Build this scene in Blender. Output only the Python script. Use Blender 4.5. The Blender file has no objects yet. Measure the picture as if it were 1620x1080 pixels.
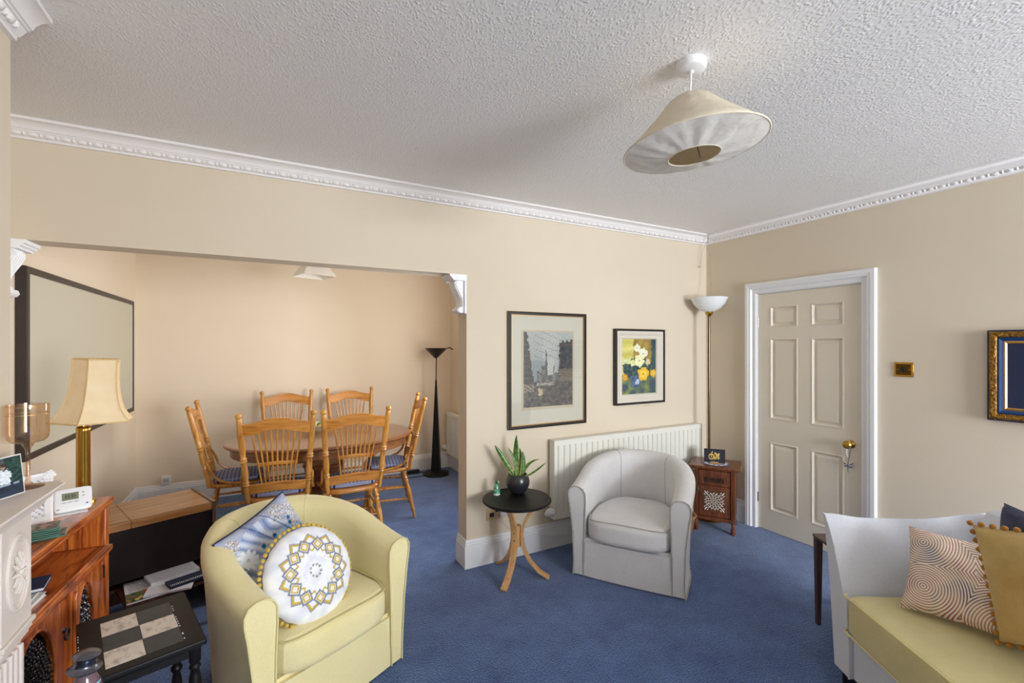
import bpy, bmesh, math, random
from mathutils import Vector, Matrix, noise
random.seed(7)
PI = math.pi
sc = bpy.context.scene
# ---------------------------------------------------------------- camera
cam_d = bpy.data.cameras.new('camera'); cam = bpy.data.objects.new('camera', cam_d)
sc.collection.objects.link(cam); sc.camera = cam
cam.location = (0, 0, 1.526); cam.rotation_euler = (PI/2, 0, math.radians(-28.2))
cam_d.sensor_width = 36; cam_d.lens = 718/1620*36; cam_d.shift_y = 8/1620; cam_d.clip_start = 0.01
# ---------------------------------------------------------------- world, lights, exposure
w = bpy.data.worlds.new('world'); sc.world = w; w.use_nodes = True
bg = w.node_tree.nodes['Background']; bg.inputs[0].default_value = (0.72, 0.85, 1.0, 1); bg.inputs[1].default_value = 2.0
def area(name, loc, rot, sx, sy, power, col):
    l = bpy.data.lights.new(name, 'AREA'); l.shape = 'RECTANGLE'; l.size = sx; l.size_y = sy
    l.energy = power; l.color = col
    o = bpy.data.objects.new(name, l); o.location = loc; o.rotation_euler = rot
    sc.collection.objects.link(o); return o
# daylight entering through the bay window behind the camera
area('window_daylight', (2.62, -3.62, 1.42), (PI/2, 0, 0), 1.75, 1.5, 270, (0.90, 0.95, 1.0))
# unseen fill light added to brighten the dining room, behind an invented window
area('dining_fill', (2.18, 3.80, 1.5), (0, PI/2, 0), 1.2, 1.3, 34, (1.0, 0.975, 0.94))
sc.view_settings.view_transform = 'Standard'; sc.view_settings.look = 'None'
sc.view_settings.exposure = 0.22; sc.view_settings.gamma = 1.0; sc.view_settings.use_curve_mapping = False
sc.cycles.use_denoising = True
sc.cycles.max_bounces = 10; sc.cycles.diffuse_bounces = 5; sc.cycles.sample_clamp_indirect = 6
# ---------------------------------------------------------------- helpers
def lin(c):
    return tuple((x/255/12.92 if x/255 <= .04045 else ((x/255+.055)/1.055)**2.4) for x in c)
class NT:
    def __init__(s, m):
        s.nt = m.node_tree; s.b = s.nt.nodes['Principled BSDF']
    def n(s, t, **k):
        x = s.nt.nodes.new(t)
        for a, b in k.items(): setattr(x, a, b)
        return x
    def l(s, a, b): s.nt.links.new(a, b)
def mat(name, col, rough=.5, metal=0, spec=.5, sheen=0, trans=0, coat=0):
    m = bpy.data.materials.new(name); m.use_nodes = True; t = NT(m)
    t.b.inputs['Base Color'].default_value = (*lin(col), 1); t.b.inputs['Roughness'].default_value = rough
    t.b.inputs['Metallic'].default_value = metal; t.b.inputs['Specular IOR Level'].default_value = spec
    if sheen: t.b.inputs['Sheen Weight'].default_value = sheen
    if coat: t.b.inputs['Coat Weight'].default_value = coat; t.b.inputs['Coat Roughness'].default_value = .15
    return m
def coords(t, scale=(1,1,1), kind='Object', rot=(0,0,0)):
    c = t.n('ShaderNodeTexCoord'); mp = t.n('ShaderNodeMapping'); mp.inputs['Scale'].default_value = scale
    mp.inputs['Rotation'].default_value = rot
    t.l(c.outputs[kind], mp.inputs[0]); return mp.outputs[0]
def noise_n(t, vec, scale, detail=3, rough=.5, dist=0):
    n = t.n('ShaderNodeTexNoise'); n.inputs['Scale'].default_value = scale; n.inputs['Detail'].default_value = detail
    n.inputs['Roughness'].default_value = rough; n.inputs['Distortion'].default_value = dist
    t.l(vec, n.inputs['Vector']); return n.outputs['Fac']
def ramp(t, fac, stops):
    r = t.n('ShaderNodeValToRGB'); e = r.color_ramp.elements
    while len(e) < len(stops): e.new(.5)
    for x, (p, c) in zip(e, stops): x.position = p; x.color = (*lin(c), 1)
    t.l(fac, r.inputs[0]); return r.outputs[0]
def bump(t, h, strength, dist=.01):
    b = t.n('ShaderNodeBump'); b.inputs['Strength'].default_value = strength; b.inputs['Distance'].default_value = dist
    t.l(h, b.inputs['Height']); t.l(b.outputs[0], t.b.inputs['Normal'])
def noisy(name, c1, c2, scale=8, rough=.6, bscale=0, bstr=.2, bd=.002, st=(1,1,1), metal=0, sheen=0, spec=.5, coat=0, detail=4, lo=.3, hi=.7):
    m = mat(name, c1, rough, metal, spec, sheen, coat=coat); t = NT(m); v = coords(t, st)
    t.l(ramp(t, noise_n(t, v, scale, detail), [(lo, c1), (hi, c2)]), t.b.inputs['Base Color'])
    if bscale: bump(t, noise_n(t, v, bscale, 2), bstr, bd)
    return m
def wood(name, cols, axis=0, scale=3, rough=.35, coat=.3, ring=14):
    m = mat(name, cols[0], rough, coat=coat); t = NT(m)
    s = [ring, ring, ring]; s[axis] = 1.0
    v = coords(t, tuple(s)); f = noise_n(t, v, scale, 5, .6, .6)
    n = len(cols); t.l(ramp(t, f, [(.3+.4*i/(n-1), c) for i, c in enumerate(cols)]), t.b.inputs['Base Color'])
    bump(t, f, .08, .002); return m
def fabric(name, c1, c2, weave=500, rough=.9, mott=6, bs=.25):
    m = mat(name, c1, rough, sheen=.25, spec=.2); t = NT(m); v = coords(t)
    base = ramp(t, noise_n(t, v, mott, 4), [(.35, c1), (.7, c2)])
    n2 = noise_n(t, v, weave, 1)
    mx = t.n('ShaderNodeMix', data_type='RGBA', blend_type='MULTIPLY'); mx.inputs[0].default_value = .25
    t.l(base, mx.inputs[6]); t.l(ramp(t, n2, [(.35, (150,150,150)), (.65, (255,255,255))]), mx.inputs[7])
    t.l(mx.outputs[2], t.b.inputs['Base Color']); bump(t, n2, bs, .002); return m
def vcol(name, rough=.6, spec=.4, coat=0, sheen=0, bscale=0, bstr=.2, metal=0):
    m = mat(name, (200,200,200), rough, metal, spec, sheen, coat=coat); t = NT(m)
    a = t.n('ShaderNodeVertexColor', layer_name='col'); t.l(a.outputs[0], t.b.inputs['Base Color'])
    if bscale: bump(t, noise_n(t, coords(t), bscale, 2), bstr, .002)
    return m
def clear_glass(name, tint=(255,255,255), gloss=.12, rough=.02):
    m = bpy.data.materials.new(name); m.use_nodes = True; nt = m.node_tree; nt.nodes.clear()
    o = nt.nodes.new('ShaderNodeOutputMaterial'); mx = nt.nodes.new('ShaderNodeMixShader'); tr = nt.nodes.new('ShaderNodeBsdfTransparent')
    g = nt.nodes.new('ShaderNodeBsdfGlossy'); g.inputs['Roughness'].default_value = rough; tr.inputs[0].default_value = (*lin(tint), 1)
    f = nt.nodes.new('ShaderNodeLayerWeight'); f.inputs[0].default_value = .5
    pw = nt.nodes.new('ShaderNodeMath'); pw.operation = 'POWER'; pw.inputs[1].default_value = 3
    ma = nt.nodes.new('ShaderNodeMath'); ma.operation = 'MULTIPLY_ADD'; ma.inputs[1].default_value = gloss*2.2; ma.inputs[2].default_value = .04+gloss*.25
    nt.links.new(f.outputs['Facing'], pw.inputs[0]); nt.links.new(pw.outputs[0], ma.inputs[0]); nt.links.new(ma.outputs[0], mx.inputs[0]); nt.links.new(tr.outputs[0], mx.inputs[1]); nt.links.new(g.outputs[0], mx.inputs[2])
    nt.links.new(mx.outputs[0], o.inputs[0]); return m

class MB:
    def __init__(s): s.v = []; s.f = []; s.m = []; s.c = None
    def add(s, vs, fs, mi=0, T=None, cols=None):
        o = len(s.v)
        for v in vs:
            v = Vector(v); s.v.append(T @ v if T else v)
        for f in fs: s.f.append(tuple(i+o for i in f)); s.m.append(mi)
        if cols is not None:
            if s.c is None: s.c = [(1,1,1)]*o
            s.c += cols
        elif s.c is not None: s.c += [(1,1,1)]*len(vs)
        return s
    def box(s, a, b, mi=0, T=None):
        x0,y0,z0 = a; x1,y1,z1 = b
        vs = [(x0,y0,z0),(x1,y0,z0),(x1,y1,z0),(x0,y1,z0),(x0,y0,z1),(x1,y0,z1),(x1,y1,z1),(x0,y1,z1)]
        return s.add(vs, [(3,2,1,0),(4,5,6,7),(0,1,5,4),(1,2,6,5),(2,3,7,6),(3,0,4,7)], mi, T)
    def tube(s, pts, r, n=10, mi=0, cap=True, closed=False, T=None):
        pts = [Vector(p) for p in pts]; N = len(pts)
        rr = r if isinstance(r, (list, tuple)) else [r]*N
        vs = []; fs = []; up = None
        for i, p in enumerate(pts):
            if closed: d = pts[(i+1) % N]-pts[i-1]
            else: d = pts[min(i+1, N-1)]-pts[max(i-1, 0)]
            if d.length < 1e-9: d = Vector((0,0,1))
            d.normalize()
            if up is None: up = d.orthogonal().normalized()
            up = (up-d*up.dot(d))
            up = up.normalized() if up.length > 1e-6 else d.orthogonal().normalized()
            sd = d.cross(up)
            for k in range(n):
                a = 2*PI*k/n; vs.append(p+(up*math.cos(a)+sd*math.sin(a))*rr[i])
        for i in range(N if closed else N-1):
            for k in range(n):
                a = i*n; b = ((i+1) % N)*n; fs.append((a+k, a+(k+1) % n, b+(k+1) % n, b+k))
        if cap and not closed:
            fs.append(tuple(range(n))[::-1]); fs.append(tuple((N-1)*n+k for k in range(n)))
        return s.add(vs, fs, mi, T)
    def turned(s, p0, p1, prof, n=12, mi=0, T=None):
        p0 = Vector(p0); p1 = Vector(p1)
        return s.tube([p0+(p1-p0)*t for t, r in prof], [r for t, r in prof], n, mi, True, False, T)
    def lathe(s, prof, c=(0,0,0), n=24, mi=0, T=None, sx=1, sy=1, caps=(True, True)):
        vs = []; fs = []
        for r, z in prof:
            for k in range(n):
                a = 2*PI*k/n; vs.append((c[0]+r*sx*math.cos(a), c[1]+r*sy*math.sin(a), c[2]+z))
        for i in range(len(prof)-1):
            for k in range(n): fs.append((i*n+k, i*n+(k+1) % n, (i+1)*n+(k+1) % n, (i+1)*n+k))
        if caps[0]: fs.append(tuple(range(n))[::-1])
        if caps[1]: fs.append(tuple((len(prof)-1)*n+k for k in range(n)))
        return s.add(vs, fs, mi, T)
    def prism(s, poly, axis, a, b, mi=0, T=None):
        def P(u, v, w): return {0:(w,u,v), 1:(u,w,v), 2:(u,v,w)}[axis]
        n = len(poly); vs = [P(u,v,a) for u,v in poly]+[P(u,v,b) for u,v in poly]
        fs = [tuple(range(n)), tuple(range(n, 2*n))[::-1]]+[(i, i+n, (i+1) % n+n, (i+1) % n) for i in range(n)]
        return s.add(vs, fs, mi, T)
    def sweep(s, secs, mi=0, closed_sec=True, caps=True, T=None, closed_path=False):
        n = len(secs[0]); vs = [p for q in secs for p in q]; fs = []; N = len(secs)
        for i in range(N if closed_path else N-1):
            for k in range(n if closed_sec else n-1):
                a = i*n; b = ((i+1) % N)*n; fs.append((a+k, b+k, b+(k+1) % n, a+(k+1) % n))
        if caps and closed_sec and not closed_path:
            fs.append(tuple(range(n))); fs.append(tuple((N-1)*n+k for k in range(n))[::-1])
        return s.add(vs, fs, mi, T)
    def ball(s, c, r, mi=0, n=8, T=None, sc=(1,1,1)):
        h = n//2; prof = [(r*math.sin(PI*i/h)+1e-5, -r*math.cos(PI*i/h)) for i in range(h+1)]
        vs = []; fs = []
        for q, z in prof:
            for k in range(n):
                a = 2*PI*k/n; vs.append((c[0]+q*sc[0]*math.cos(a), c[1]+q*sc[1]*math.sin(a), c[2]+z*sc[2]))
        for i in range(h):
            for k in range(n): fs.append((i*n+k, i*n+(k+1) % n, (i+1)*n+(k+1) % n, (i+1)*n+k))
        return s.add(vs, fs, mi, T)
    def superbox(s, size, p=5, puff=0, seg=8, mi=0, T=None, c=(0,0,0)):
        vs = []; fs = []; N = seg+1
        for ax in range(3):
            for sg in (-1, 1):
                o = len(vs)
                for i in range(N):
                    for j in range(N):
                        a = math.tan((2*i/seg-1)*PI/4); b = math.tan((2*j/seg-1)*PI/4)
                        q = [0,0,0]; q[ax] = sg; q[(ax+1) % 3] = a; q[(ax+2) % 3] = b
                        k = sum(abs(x)**p for x in q)**(-1/p); q = [x*k for x in q]
                        z = q[2]*(1+puff*max(0, 1-q[0]**2)*max(0, 1-q[1]**2))
                        vs.append((c[0]+q[0]*size[0]/2, c[1]+q[1]*size[1]/2, c[2]+z*size[2]/2))
                for i in range(seg):
                    for j in range(seg):
                        f = (o+i*N+j, o+(i+1)*N+j, o+(i+1)*N+j+1, o+i*N+j+1)
                        fs.append(f if sg > 0 else f[::-1])
        return s.add(vs, fs, mi, T)
    def grid(s, nx, ny, pos, colf=None, mi=0, T=None, flip=False):
        vs = []; cs = [] if colf else None; fs = []
        for j in range(ny+1):
            for i in range(nx+1):
                u = i/nx; v = j/ny; vs.append(pos(u, v))
                if colf: cs.append(lin(colf(u, v)))
        for j in range(ny):
            for i in range(nx):
                a = j*(nx+1)+i; f = (a, a+1, a+nx+2, a+nx+1); fs.append(f[::-1] if flip else f)
        return s.add(vs, fs, mi, T, cs)
    def build(s, name, mats, parent=None, smooth=35, bevel=0, seg=2, sub=0, weld=False):
        me = bpy.data.meshes.new(name); me.from_pydata([tuple(v) for v in s.v], [], s.f)
        if not isinstance(mats, (list, tuple)): mats = [mats]
        for m in mats: me.materials.append(m)
        me.polygons.foreach_set('material_index', s.m)
        if s.c is not None:
            a = me.color_attributes.new('col', 'FLOAT_COLOR', 'POINT')
            a.data.foreach_set('color', [x for c in s.c for x in (*c, 1)])
        if weld:
            b = bmesh.new(); b.from_mesh(me); bmesh.ops.remove_doubles(b, verts=b.verts, dist=1e-5)
            bmesh.ops.recalc_face_normals(b, faces=b.faces); b.to_mesh(me); b.free()
        me.update()
        if smooth:
            me.polygons.foreach_set('use_smooth', [True]*len(me.polygons)); me.set_sharp_from_angle(angle=math.radians(smooth))
        o = bpy.data.objects.new(name, me); sc.collection.objects.link(o)
        if parent: o.parent = parent
        if bevel:
            bm_ = o.modifiers.new('bevel', 'BEVEL'); bm_.width = bevel; bm_.segments = seg; bm_.limit_method = 'ANGLE'; bm_.angle_limit = math.radians(40)
            bm_.harden_normals = False
        if sub:
            sm = o.modifiers.new('sub', 'SUBSURF'); sm.levels = sub; sm.render_levels = sub
        return o
def tag(o, label=None, cat=None, group=None, kind=None):
    if label: o['label'] = label
    if cat: o['category'] = cat
    if group: o['group'] = group
    if kind: o['kind'] = kind
    return o
def thing(name, label, cat, loc=(0,0,0), rz=0, group=None):
    o = bpy.data.objects.new(name, None); sc.collection.objects.link(o); o.empty_display_size = .05
    o.location = loc; o.rotation_euler = (0, 0, rz); return tag(o, label, cat, group)
def struct(o): o['kind'] = 'structure'; return o
def dup(root, loc, rz, label, group=None):
    r = root.copy(); sc.collection.objects.link(r); r.location = loc; r.rotation_euler = (0, 0, rz); r['label'] = label
    def rec(a, b):
        for ch in list(a.children):
            c = ch.copy(); sc.collection.objects.link(c); c.parent = b; rec(ch, c)
    rec(root, r); return r
def mirx(): return Matrix.Scale(-1, 4, (1,0,0))
def sstep(x): x = max(0, min(1, x)); return x*x*(3-2*x)
def mixc(a, b, t): t = max(0, min(1, t)); return tuple(x+(y-x)*t for x, y in zip(a, b))
def nz(x, y, z=0): return noise.noise(Vector((x, y, z)))

# ---------------------------------------------------------------- materials
def wallpaint(name, c1, c2):
    m = mat(name, c1, .75, spec=.25); t = NT(m); v = coords(t)
    t.l(ramp(t, noise_n(t, v, 1.1, 3), [(.35, c1), (.7, c2)]), t.b.inputs['Base Color'])
    bump(t, noise_n(t, v, 60, 3), .06, .003); return m
M = {}
M['wall'] = wallpaint('peach_wall_paint', (222,209,188), (218,204,182))
M['wallD'] = wallpaint('dining_wall_paint', (236,221,200), (233,217,194))
M['white'] = mat('white_gloss_paint', (234,234,236), .35)
M['cornice'] = mat('cornice_plaster', (238,234,232), .6)
M['doorpaint'] = mat('door_paint', (226,216,198), .45)
M['rad'] = mat('radiator_enamel', (232,230,220), .35)
M['brass'] = mat('polished_brass', (190,150,70), .18, 1)
M['steel'] = mat('chrome_metal', (200,200,200), .2, 1)
M['black'] = noisy('black_paint', (15,14,16), (22,20,22), 20, .45, 60, .1, spec=.3)
M['plasticw'] = mat('white_plastic', (238,238,240), .35)
M['plasticb'] = mat('black_plastic', (18,18,20), .4)
M['oak'] = wood('honey_oak', [(158,100,38), (206,144,64), (224,164,84)], 2, 4, .32, .4, 10)
M['oakx'] = wood('honey_oak_rail', [(164,100,40), (206,138,60), (224,160,84)], 0, 4, .32, .4, 12)
M['oakt'] = wood('table_oak', [(100,60,30), (132,84,48), (150,100,60)], 0, 3, .28, .5, 10)
M['sheesham'] = wood('sheesham_wood', [(70,28,12), (160,72,28), (214,120,52), (120,50,20)], 1, 3.5, .28, .6, 7)
M['sheeshamz'] = wood('sheesham_upright', [(104,42,16), (186,92,36), (226,138,62)], 2, 3.5, .28, .6, 9)
M['box_oak'] = wood('oak_lid', [(120,76,36), (160,108,56), (182,130,72)], 0, 3, .35, .3, 16)
M['darkpanel'] = noisy('dark_brown_panel', (30,22,24), (40,30,32), 3, .75, spec=.2)
M['walnut'] = wood('dark_walnut', [(44,24,16), (74,42,28), (92,54,34)], 2, 3, .3, .4, 12)
M['mahog'] = wood('carved_mahogany', [(72,36,20), (112,60,32), (132,74,42)], 2, 4, .35, .3, 14)
M['birch'] = wood('bent_birch', [(196,142,84), (216,166,108), (226,180,122)], 2, 4, .35, .2, 14)
M['mantel'] = noisy('painted_stone_mantel', (226,214,206), (234,224,216), 5, .5)
M['greyfab'] = fabric('grey_slipcover', (228,226,226), (236,234,234), 420)
M['yellowfab'] = fabric('yellow_slipcover', (244,230,172), (248,236,184), 700, bs=.12)
M['yellowpipe'] = mat('yellow_piping', (226,216,160), .8)
M['greypipe'] = mat('grey_piping', (176,170,164), .8)
M['sofafab'] = fabric('sofa_grey_weave', (222,224,233), (230,232,239), 520)
M['sofaseat'] = fabric('sofa_yellow_velvet', (212,199,140), (222,209,152), 900, bs=.08)
M['velvet'] = fabric('mustard_velvet', (196,162,96), (214,186,124), 900, mott=9, bs=.08)
M['navyfab'] = fabric('navy_velvet', (52,54,78), (70,72,98), 700, mott=40)
M['navy'] = mat('navy_piping', (28,42,84), .8)
M['amber'] = fabric('amber_pompom', (168,112,40), (196,140,58), 900)
M['gold_pom'] = fabric('yellow_pompom', (206,172,72), (226,196,98), 900)
M['lampshade'] = noisy('parchment_shade', (250,226,182), (254,236,198), 22, .8)
M['calico'] = noisy('calico_shade', (232,222,200), (240,232,212), 30, .85, 26, .5, .006)
M['shadewhite'] = noisy('white_lining', (244,240,232), (250,247,242), 30, .85, 18, .6, .01)
M['opal'] = mat('opal_glass', (236,240,240), .25)
M['glass'] = clear_glass('picture_glass', gloss=.06)
M['lustre'] = clear_glass('amber_lustre_glass', (246,228,208), .25, .05)
M['coaster'] = mat('green_glass_edge', (86,128,114), .1)
M['goldleaf'] = noisy('ornate_gilt', (96,64,22), (176,130,52), 70, .35, 60, 1.0, .01, metal=.7)
M['gilt'] = mat('gilt_fillet', (214,164,96), .3, .8)
M['bluelac'] = mat('blue_lacquer', (22,60,112), .3)
M['navymat'] = mat('navy_mount', (30,38,68), .8)
M['matboard'] = mat('cream_mount', (206,202,186), .85)
M['linenframe'] = mat('off_white_frame', (214,206,192), .7)
M['ebony'] = mat('ebony_frame', (38,32,30), .35)
M['plaster'] = mat('white_plaster', (246,246,248), .6)
M['art'] = vcol('printed_art', .6); M['artc'] = vcol('printed_cloth', .9, .2, sheen=.2, bscale=300)
M['leaf'] = vcol('variegated_leaf', .35, .5, coat=.2)
M['ceramic'] = vcol('glazed_ceramic', .12, .6, coat=.5)
M['paper'] = mat('white_paper', (228,230,236), .7)
M['wicker'] = noisy('wicker', (150,108,66), (190,146,96), 60, .8, 90, .6)
def translucent(m, k, col):
    nt = m.node_tree; o = nt.nodes['Material Output']; tr = nt.nodes.new('ShaderNodeBsdfTranslucent'); tr.inputs[0].default_value = (*lin(col), 1)
    mx = nt.nodes.new('ShaderNodeMixShader'); mx.inputs[0].default_value = k
    nt.links.new(nt.nodes['Principled BSDF'].outputs[0], mx.inputs[1]); nt.links.new(tr.outputs[0], mx.inputs[2]); nt.links.new(mx.outputs[0], o.inputs[0])
translucent(M['calico'], .22, (250,232,200)); translucent(M['lampshade'], .15, (255,226,170)); translucent(M['shadewhite'], .3, (255,250,240))
# carpet
m = mat('blue_carpet', (50,78,124), .95, sheen=.4, spec=.1); t = NT(m); v = coords(t)
base = ramp(t, noise_n(t, v, 4.5, 6, .7), [(.3, (46,84,146)), (.7, (92,130,192))])
n2 = noise_n(t, v, 120, 2); mx = t.n('ShaderNodeMix', data_type='RGBA', blend_type='MULTIPLY'); mx.inputs[0].default_value = .7
t.l(base, mx.inputs[6]); t.l(ramp(t, n2, [(.35, (110,110,118)), (.65, (255,255,255))]), mx.inputs[7])
t.l(mx.outputs[2], t.b.inputs['Base Color']); bump(t, n2, .8, .01); M['carpet'] = m
# stippled ceiling
m = mat('stippled_ceiling', (240,238,236), .55, spec=.35); t = NT(m)
vo = t.n('ShaderNodeTexVoronoi', feature='F1'); vo.inputs['Scale'].default_value = 104
v = coords(t, (1, .7, 1), rot=(0,0,.5)); wn = t.n('ShaderNodeTexNoise'); wn.inputs['Scale'].default_value = 14; t.l(v, wn.inputs['Vector'])
vm = t.n('ShaderNodeVectorMath', operation='MULTIPLY_ADD'); vm.inputs[1].default_value = (.03,.03,.03)
t.l(wn.outputs['Color'], vm.inputs[0]); t.l(v, vm.inputs[2]); t.l(vm.outputs[0], vo.inputs['Vector'])
mr = t.n('ShaderNodeMapRange', interpolation_type='SMOOTHSTEP'); mr.inputs['From Min'].default_value = .08; mr.inputs['From Max'].default_value = .62; mr.inputs['To Min'].default_value = 1; mr.inputs['To Max'].default_value = 0
t.l(vo.outputs['Distance'], mr.inputs['Value'])
mu = t.n('ShaderNodeMath', operation='MULTIPLY'); t.l(mr.outputs[0], mu.inputs[0]); t.l(noise_n(t, v, 40, 2), mu.inputs[1])
bump(t, mu.outputs[0], .38, .008); M['ceiling'] = m
M['ceilplain'] = mat('ceiling_paint', (228,224,220), .8)
# lattice of the cabinet doors
M['iron'] = mat('black_iron', (92,88,92), .25, .9)
# chair pad: blue with small dark dots
m = mat('dotted_chair_pad', (128,138,176), .9, spec=.2); t = NT(m)
v = coords(t, (36, 36, 0)); vo = t.n('ShaderNodeTexVoronoi', voronoi_dimensions='2D'); vo.inputs['Scale'].default_value = 1; vo.inputs['Randomness'].default_value = 0
t.l(v, vo.inputs['Vector']); t.l(ramp(t, vo.outputs['Distance'], [(.26, (44,52,98)), (.34, (150,158,192))]), t.b.inputs['Base Color']); M['pad'] = m
# concentric stripe cushion
m = mat('swirl_stripe_cloth', (220,210,200), .9, spec=.2); t = NT(m)
v = coords(t, (1,1,0)); vo = t.n('ShaderNodeTexVoronoi', voronoi_dimensions='2D', feature='F1'); vo.inputs['Scale'].default_value = 4.8
t.l(v, vo.inputs['Vector']); mu = t.n('ShaderNodeMath', operation='MULTIPLY'); mu.inputs[1].default_value = 150
t.l(vo.outputs['Distance'], mu.inputs[0]); sn = t.n('ShaderNodeMath', operation='SINE'); t.l(mu.outputs[0], sn.inputs[0])
st = ramp(t, noise_n(t, v, 9, 2), [(.35, (160,104,92)), (.5, (186,146,116)), (.65, (104,94,102))])
mx = t.n('ShaderNodeMix', data_type='RGBA'); gt = t.n('ShaderNodeMath', operation='GREATER_THAN'); gt.inputs[1].default_value = .1
t.l(sn.outputs[0], gt.inputs[0]); t.l(gt.outputs[0], mx.inputs[0]); mx.inputs[6].default_value = (*lin((232,222,210)), 1); t.l(st, mx.inputs[7])
t.l(mx.outputs[2], t.b.inputs['Base Color']); M['swirl'] = m
# marble / slate inlays
M['marble'] = noisy('cream_marble', (232,220,208), (150,134,124), 48, .3, lo=.48, hi=.8, st=(1,.6,1))
M['slate'] = noisy('dark_slate', (50,54,58), (62,66,70), 40, .4)
M['base'] = M['white']

# ---------------------------------------------------------------- room shell
Y0, X1, CZ = 2.907, 3.64, 2.56
OX, OZ = 1.2026, 2.02
def wallbox(name, boxes, m):
    b = MB()
    for a, c in boxes: b.box(a, c)
    return struct(b.build(name, m, smooth=0))
wallbox('floor', [((-1.3,-3.7,-.1),(3.9,5.7,0))], M['carpet'])
wallbox('ceiling', [((-1.3,-3.7,CZ),(3.9,2.98,CZ+.1))], M['ceiling'])
wallbox('ceiling_dining', [((-1.3,2.98,CZ),(2.2,5.7,CZ+.1))], M['ceilplain'])
wallbox('wall_back', [((OX,Y0,0),(3.9,Y0+.15,CZ)), ((-1.11,Y0,OZ),(OX,Y0+.15,CZ))], M['wall'])
DY0, DY1, DZ = 1.632, 2.405, 1.972
wallbox('wall_right', [((X1,-3.5,0),(X1+.15,DY0,CZ)), ((X1,DY1,0),(X1+.15,Y0,CZ)), ((X1,DY0,DZ),(X1+.15,DY1,CZ))], M['wall'])
wallbox('wall_left', [((-1.3,1.2,0),(-1.11,5.48,CZ))], M['wallD'])
wallbox('wall_chimney', [((-1.3,-.6,0),(-.70,1.96,CZ))], M['wall'])
wallbox('wall_alcove', [((-1.3,-3.5,0),(-1.11,-.6,CZ))], M['wall'])
wallbox('wall_dining_back', [((-1.3,5.48,0),(2.2,5.62,CZ))], M['wallD'])
wallbox('wall_dining_right', [((2.05,Y0+.15,0),(2.2,3.15,CZ)), ((2.05,4.45,0),(2.2,5.48,CZ)), ((2.05,3.15,0),(2.2,4.45,.9)), ((2.05,3.15,2.1),(2.2,4.45,CZ))], M['wallD'])
win = struct(thing('added_window', None, None))  # invented out-of-view window, its opening added to let the dining fill light in
b = MB()
for y in (3.15, 3.78, 4.41): b.box((2.10,y,.9),(2.14,y+.04,2.1))
for z in (.9, 2.06): b.box((2.10,3.15,z),(2.14,4.45,z+.04))
b.build('window_frame', M['white'], win, smooth=0)
WX0, WX1, WZ0, WZ1 = 1.72, 3.52, .65, 2.15
wallbox('wall_front', [((-1.3,-3.55,0),(WX0,-3.4,CZ)), ((WX1,-3.55,0),(X1+.15,-3.4,CZ)), ((WX0,-3.55,0),(WX1,-3.4,WZ0)), ((WX0,-3.55,WZ1),(WX1,-3.4,CZ))], M['wall'])
win = struct(thing('window_1', None, None))
b = MB()
for x in (WX0, WX0+.58, WX0+1.18, WX1-.04): b.box((x,-3.5,WZ0),(x+.04,-3.45,WZ1))
for z in (WZ0, WZ0+.93, WZ1-.04): b.box((WX0,-3.5,z),(WX1,-3.45,z+.04))
b.build('window_frame', M['white'], win, smooth=0)

# cornice: profile (offset from wall, height above its foot)
CP = [(0,0),(.013,0),(.014,.009),(.02,.012),(.034,.030),(.039,.030),(.039,.036),(.045,.037),(.051,.050),(.062,.061),(.078,.067),(.084,.067),(.084,.08),(0,.08)]
def cornice(name, path, normals, m, scale=1, eggs=None, close_ends=True):
    """path: list of 2-D wall-line points, normals: mitre direction (already scaled) at every point"""
    b = MB(); z0 = CZ-.08*scale
    secs = [[(p[0]+n[0]*o*scale, p[1]+n[1]*o*scale, z0+z*scale-.0005) for o, z in CP] for p, n in zip(path, normals)]
    b.sweep(secs)
    for (a, c, n, step) in eggs:
        L = math.hypot(c[0]-a[0], c[1]-a[1]); k = int(L/step); d = ((c[0]-a[0])/L, (c[1]-a[1])/L)
        for i in range(k):
            q = (i+.5)*step
            for dq, r, s in ((0, .36, 1), (step*.5, .12, .9)):
                cx, cy = a[0]+d[0]*(q+dq)+n[0]*.026*scale, a[1]+d[1]*(q+dq)+n[1]*.026*scale
                R = Matrix.Translation((cx, cy, z0+.021*scale)) @ Matrix.Rotation(math.atan2(d[1], d[0]), 4, 'Z')
                b.ball((0,0,0), 1, n=8, T=R @ Matrix.Diagonal((r*step, .010*scale, .012*scale*s, 1)))
    return struct(b.build(name, m, smooth=40))
cornice('trim_1', [(-1.11,Y0),(X1,Y0),(X1,-3.4)], [(0,-1),(-1,-1),(-1,0)], M['cornice'], 1,
        [((-1.1,Y0),(X1-.03,Y0),(0,-1),.057), ((X1,Y0-.03),(X1,-1.0),(-1,0),.057)])
cornice('trim_2', [(-.70,-.6),(-.70,1.955)], [(1,0),(1,0)], M['cornice'], 1.15, [((-.70,-.5),(-.70,1.95),(1,0),.06)])
# skirting boards
BP = [(0,0),(.02,0),(.02,.145),(.016,.150),(.016,.160),(.011,.168),(.011,.178),(.006,.188),(0,.19)]
def skirting(name, path, normals):
    b = MB(); b.sweep([[(p[0]+n[0]*o, p[1]+n[1]*o, z) for o, z in BP] for p, n in zip(path, normals)])
    return struct(b.build(name, M['base'], smooth=30))
skirting('baseboard_back', [(OX,Y0+.15),(OX,Y0),(X1,Y0),(X1,DY1+.1)], [(-1,0),(-1,-1),(-1,-1),(-1,0)])
skirting('baseboard_right', [(X1,DY0-.075),(X1,-3.4)], [(-1,0),(-1,0)])
skirting('baseboard_dining', [(-1.11,2.99),(-1.11,5.48),(2.05,5.48),(2.05,Y0+.15)], [(1,0),(1,-1),(-1,-1),(-1,0)])
skirting('baseboard_chimney', [(-.70,1.95),(-.70,1.94)], [(1,0),(1,0)])

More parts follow.
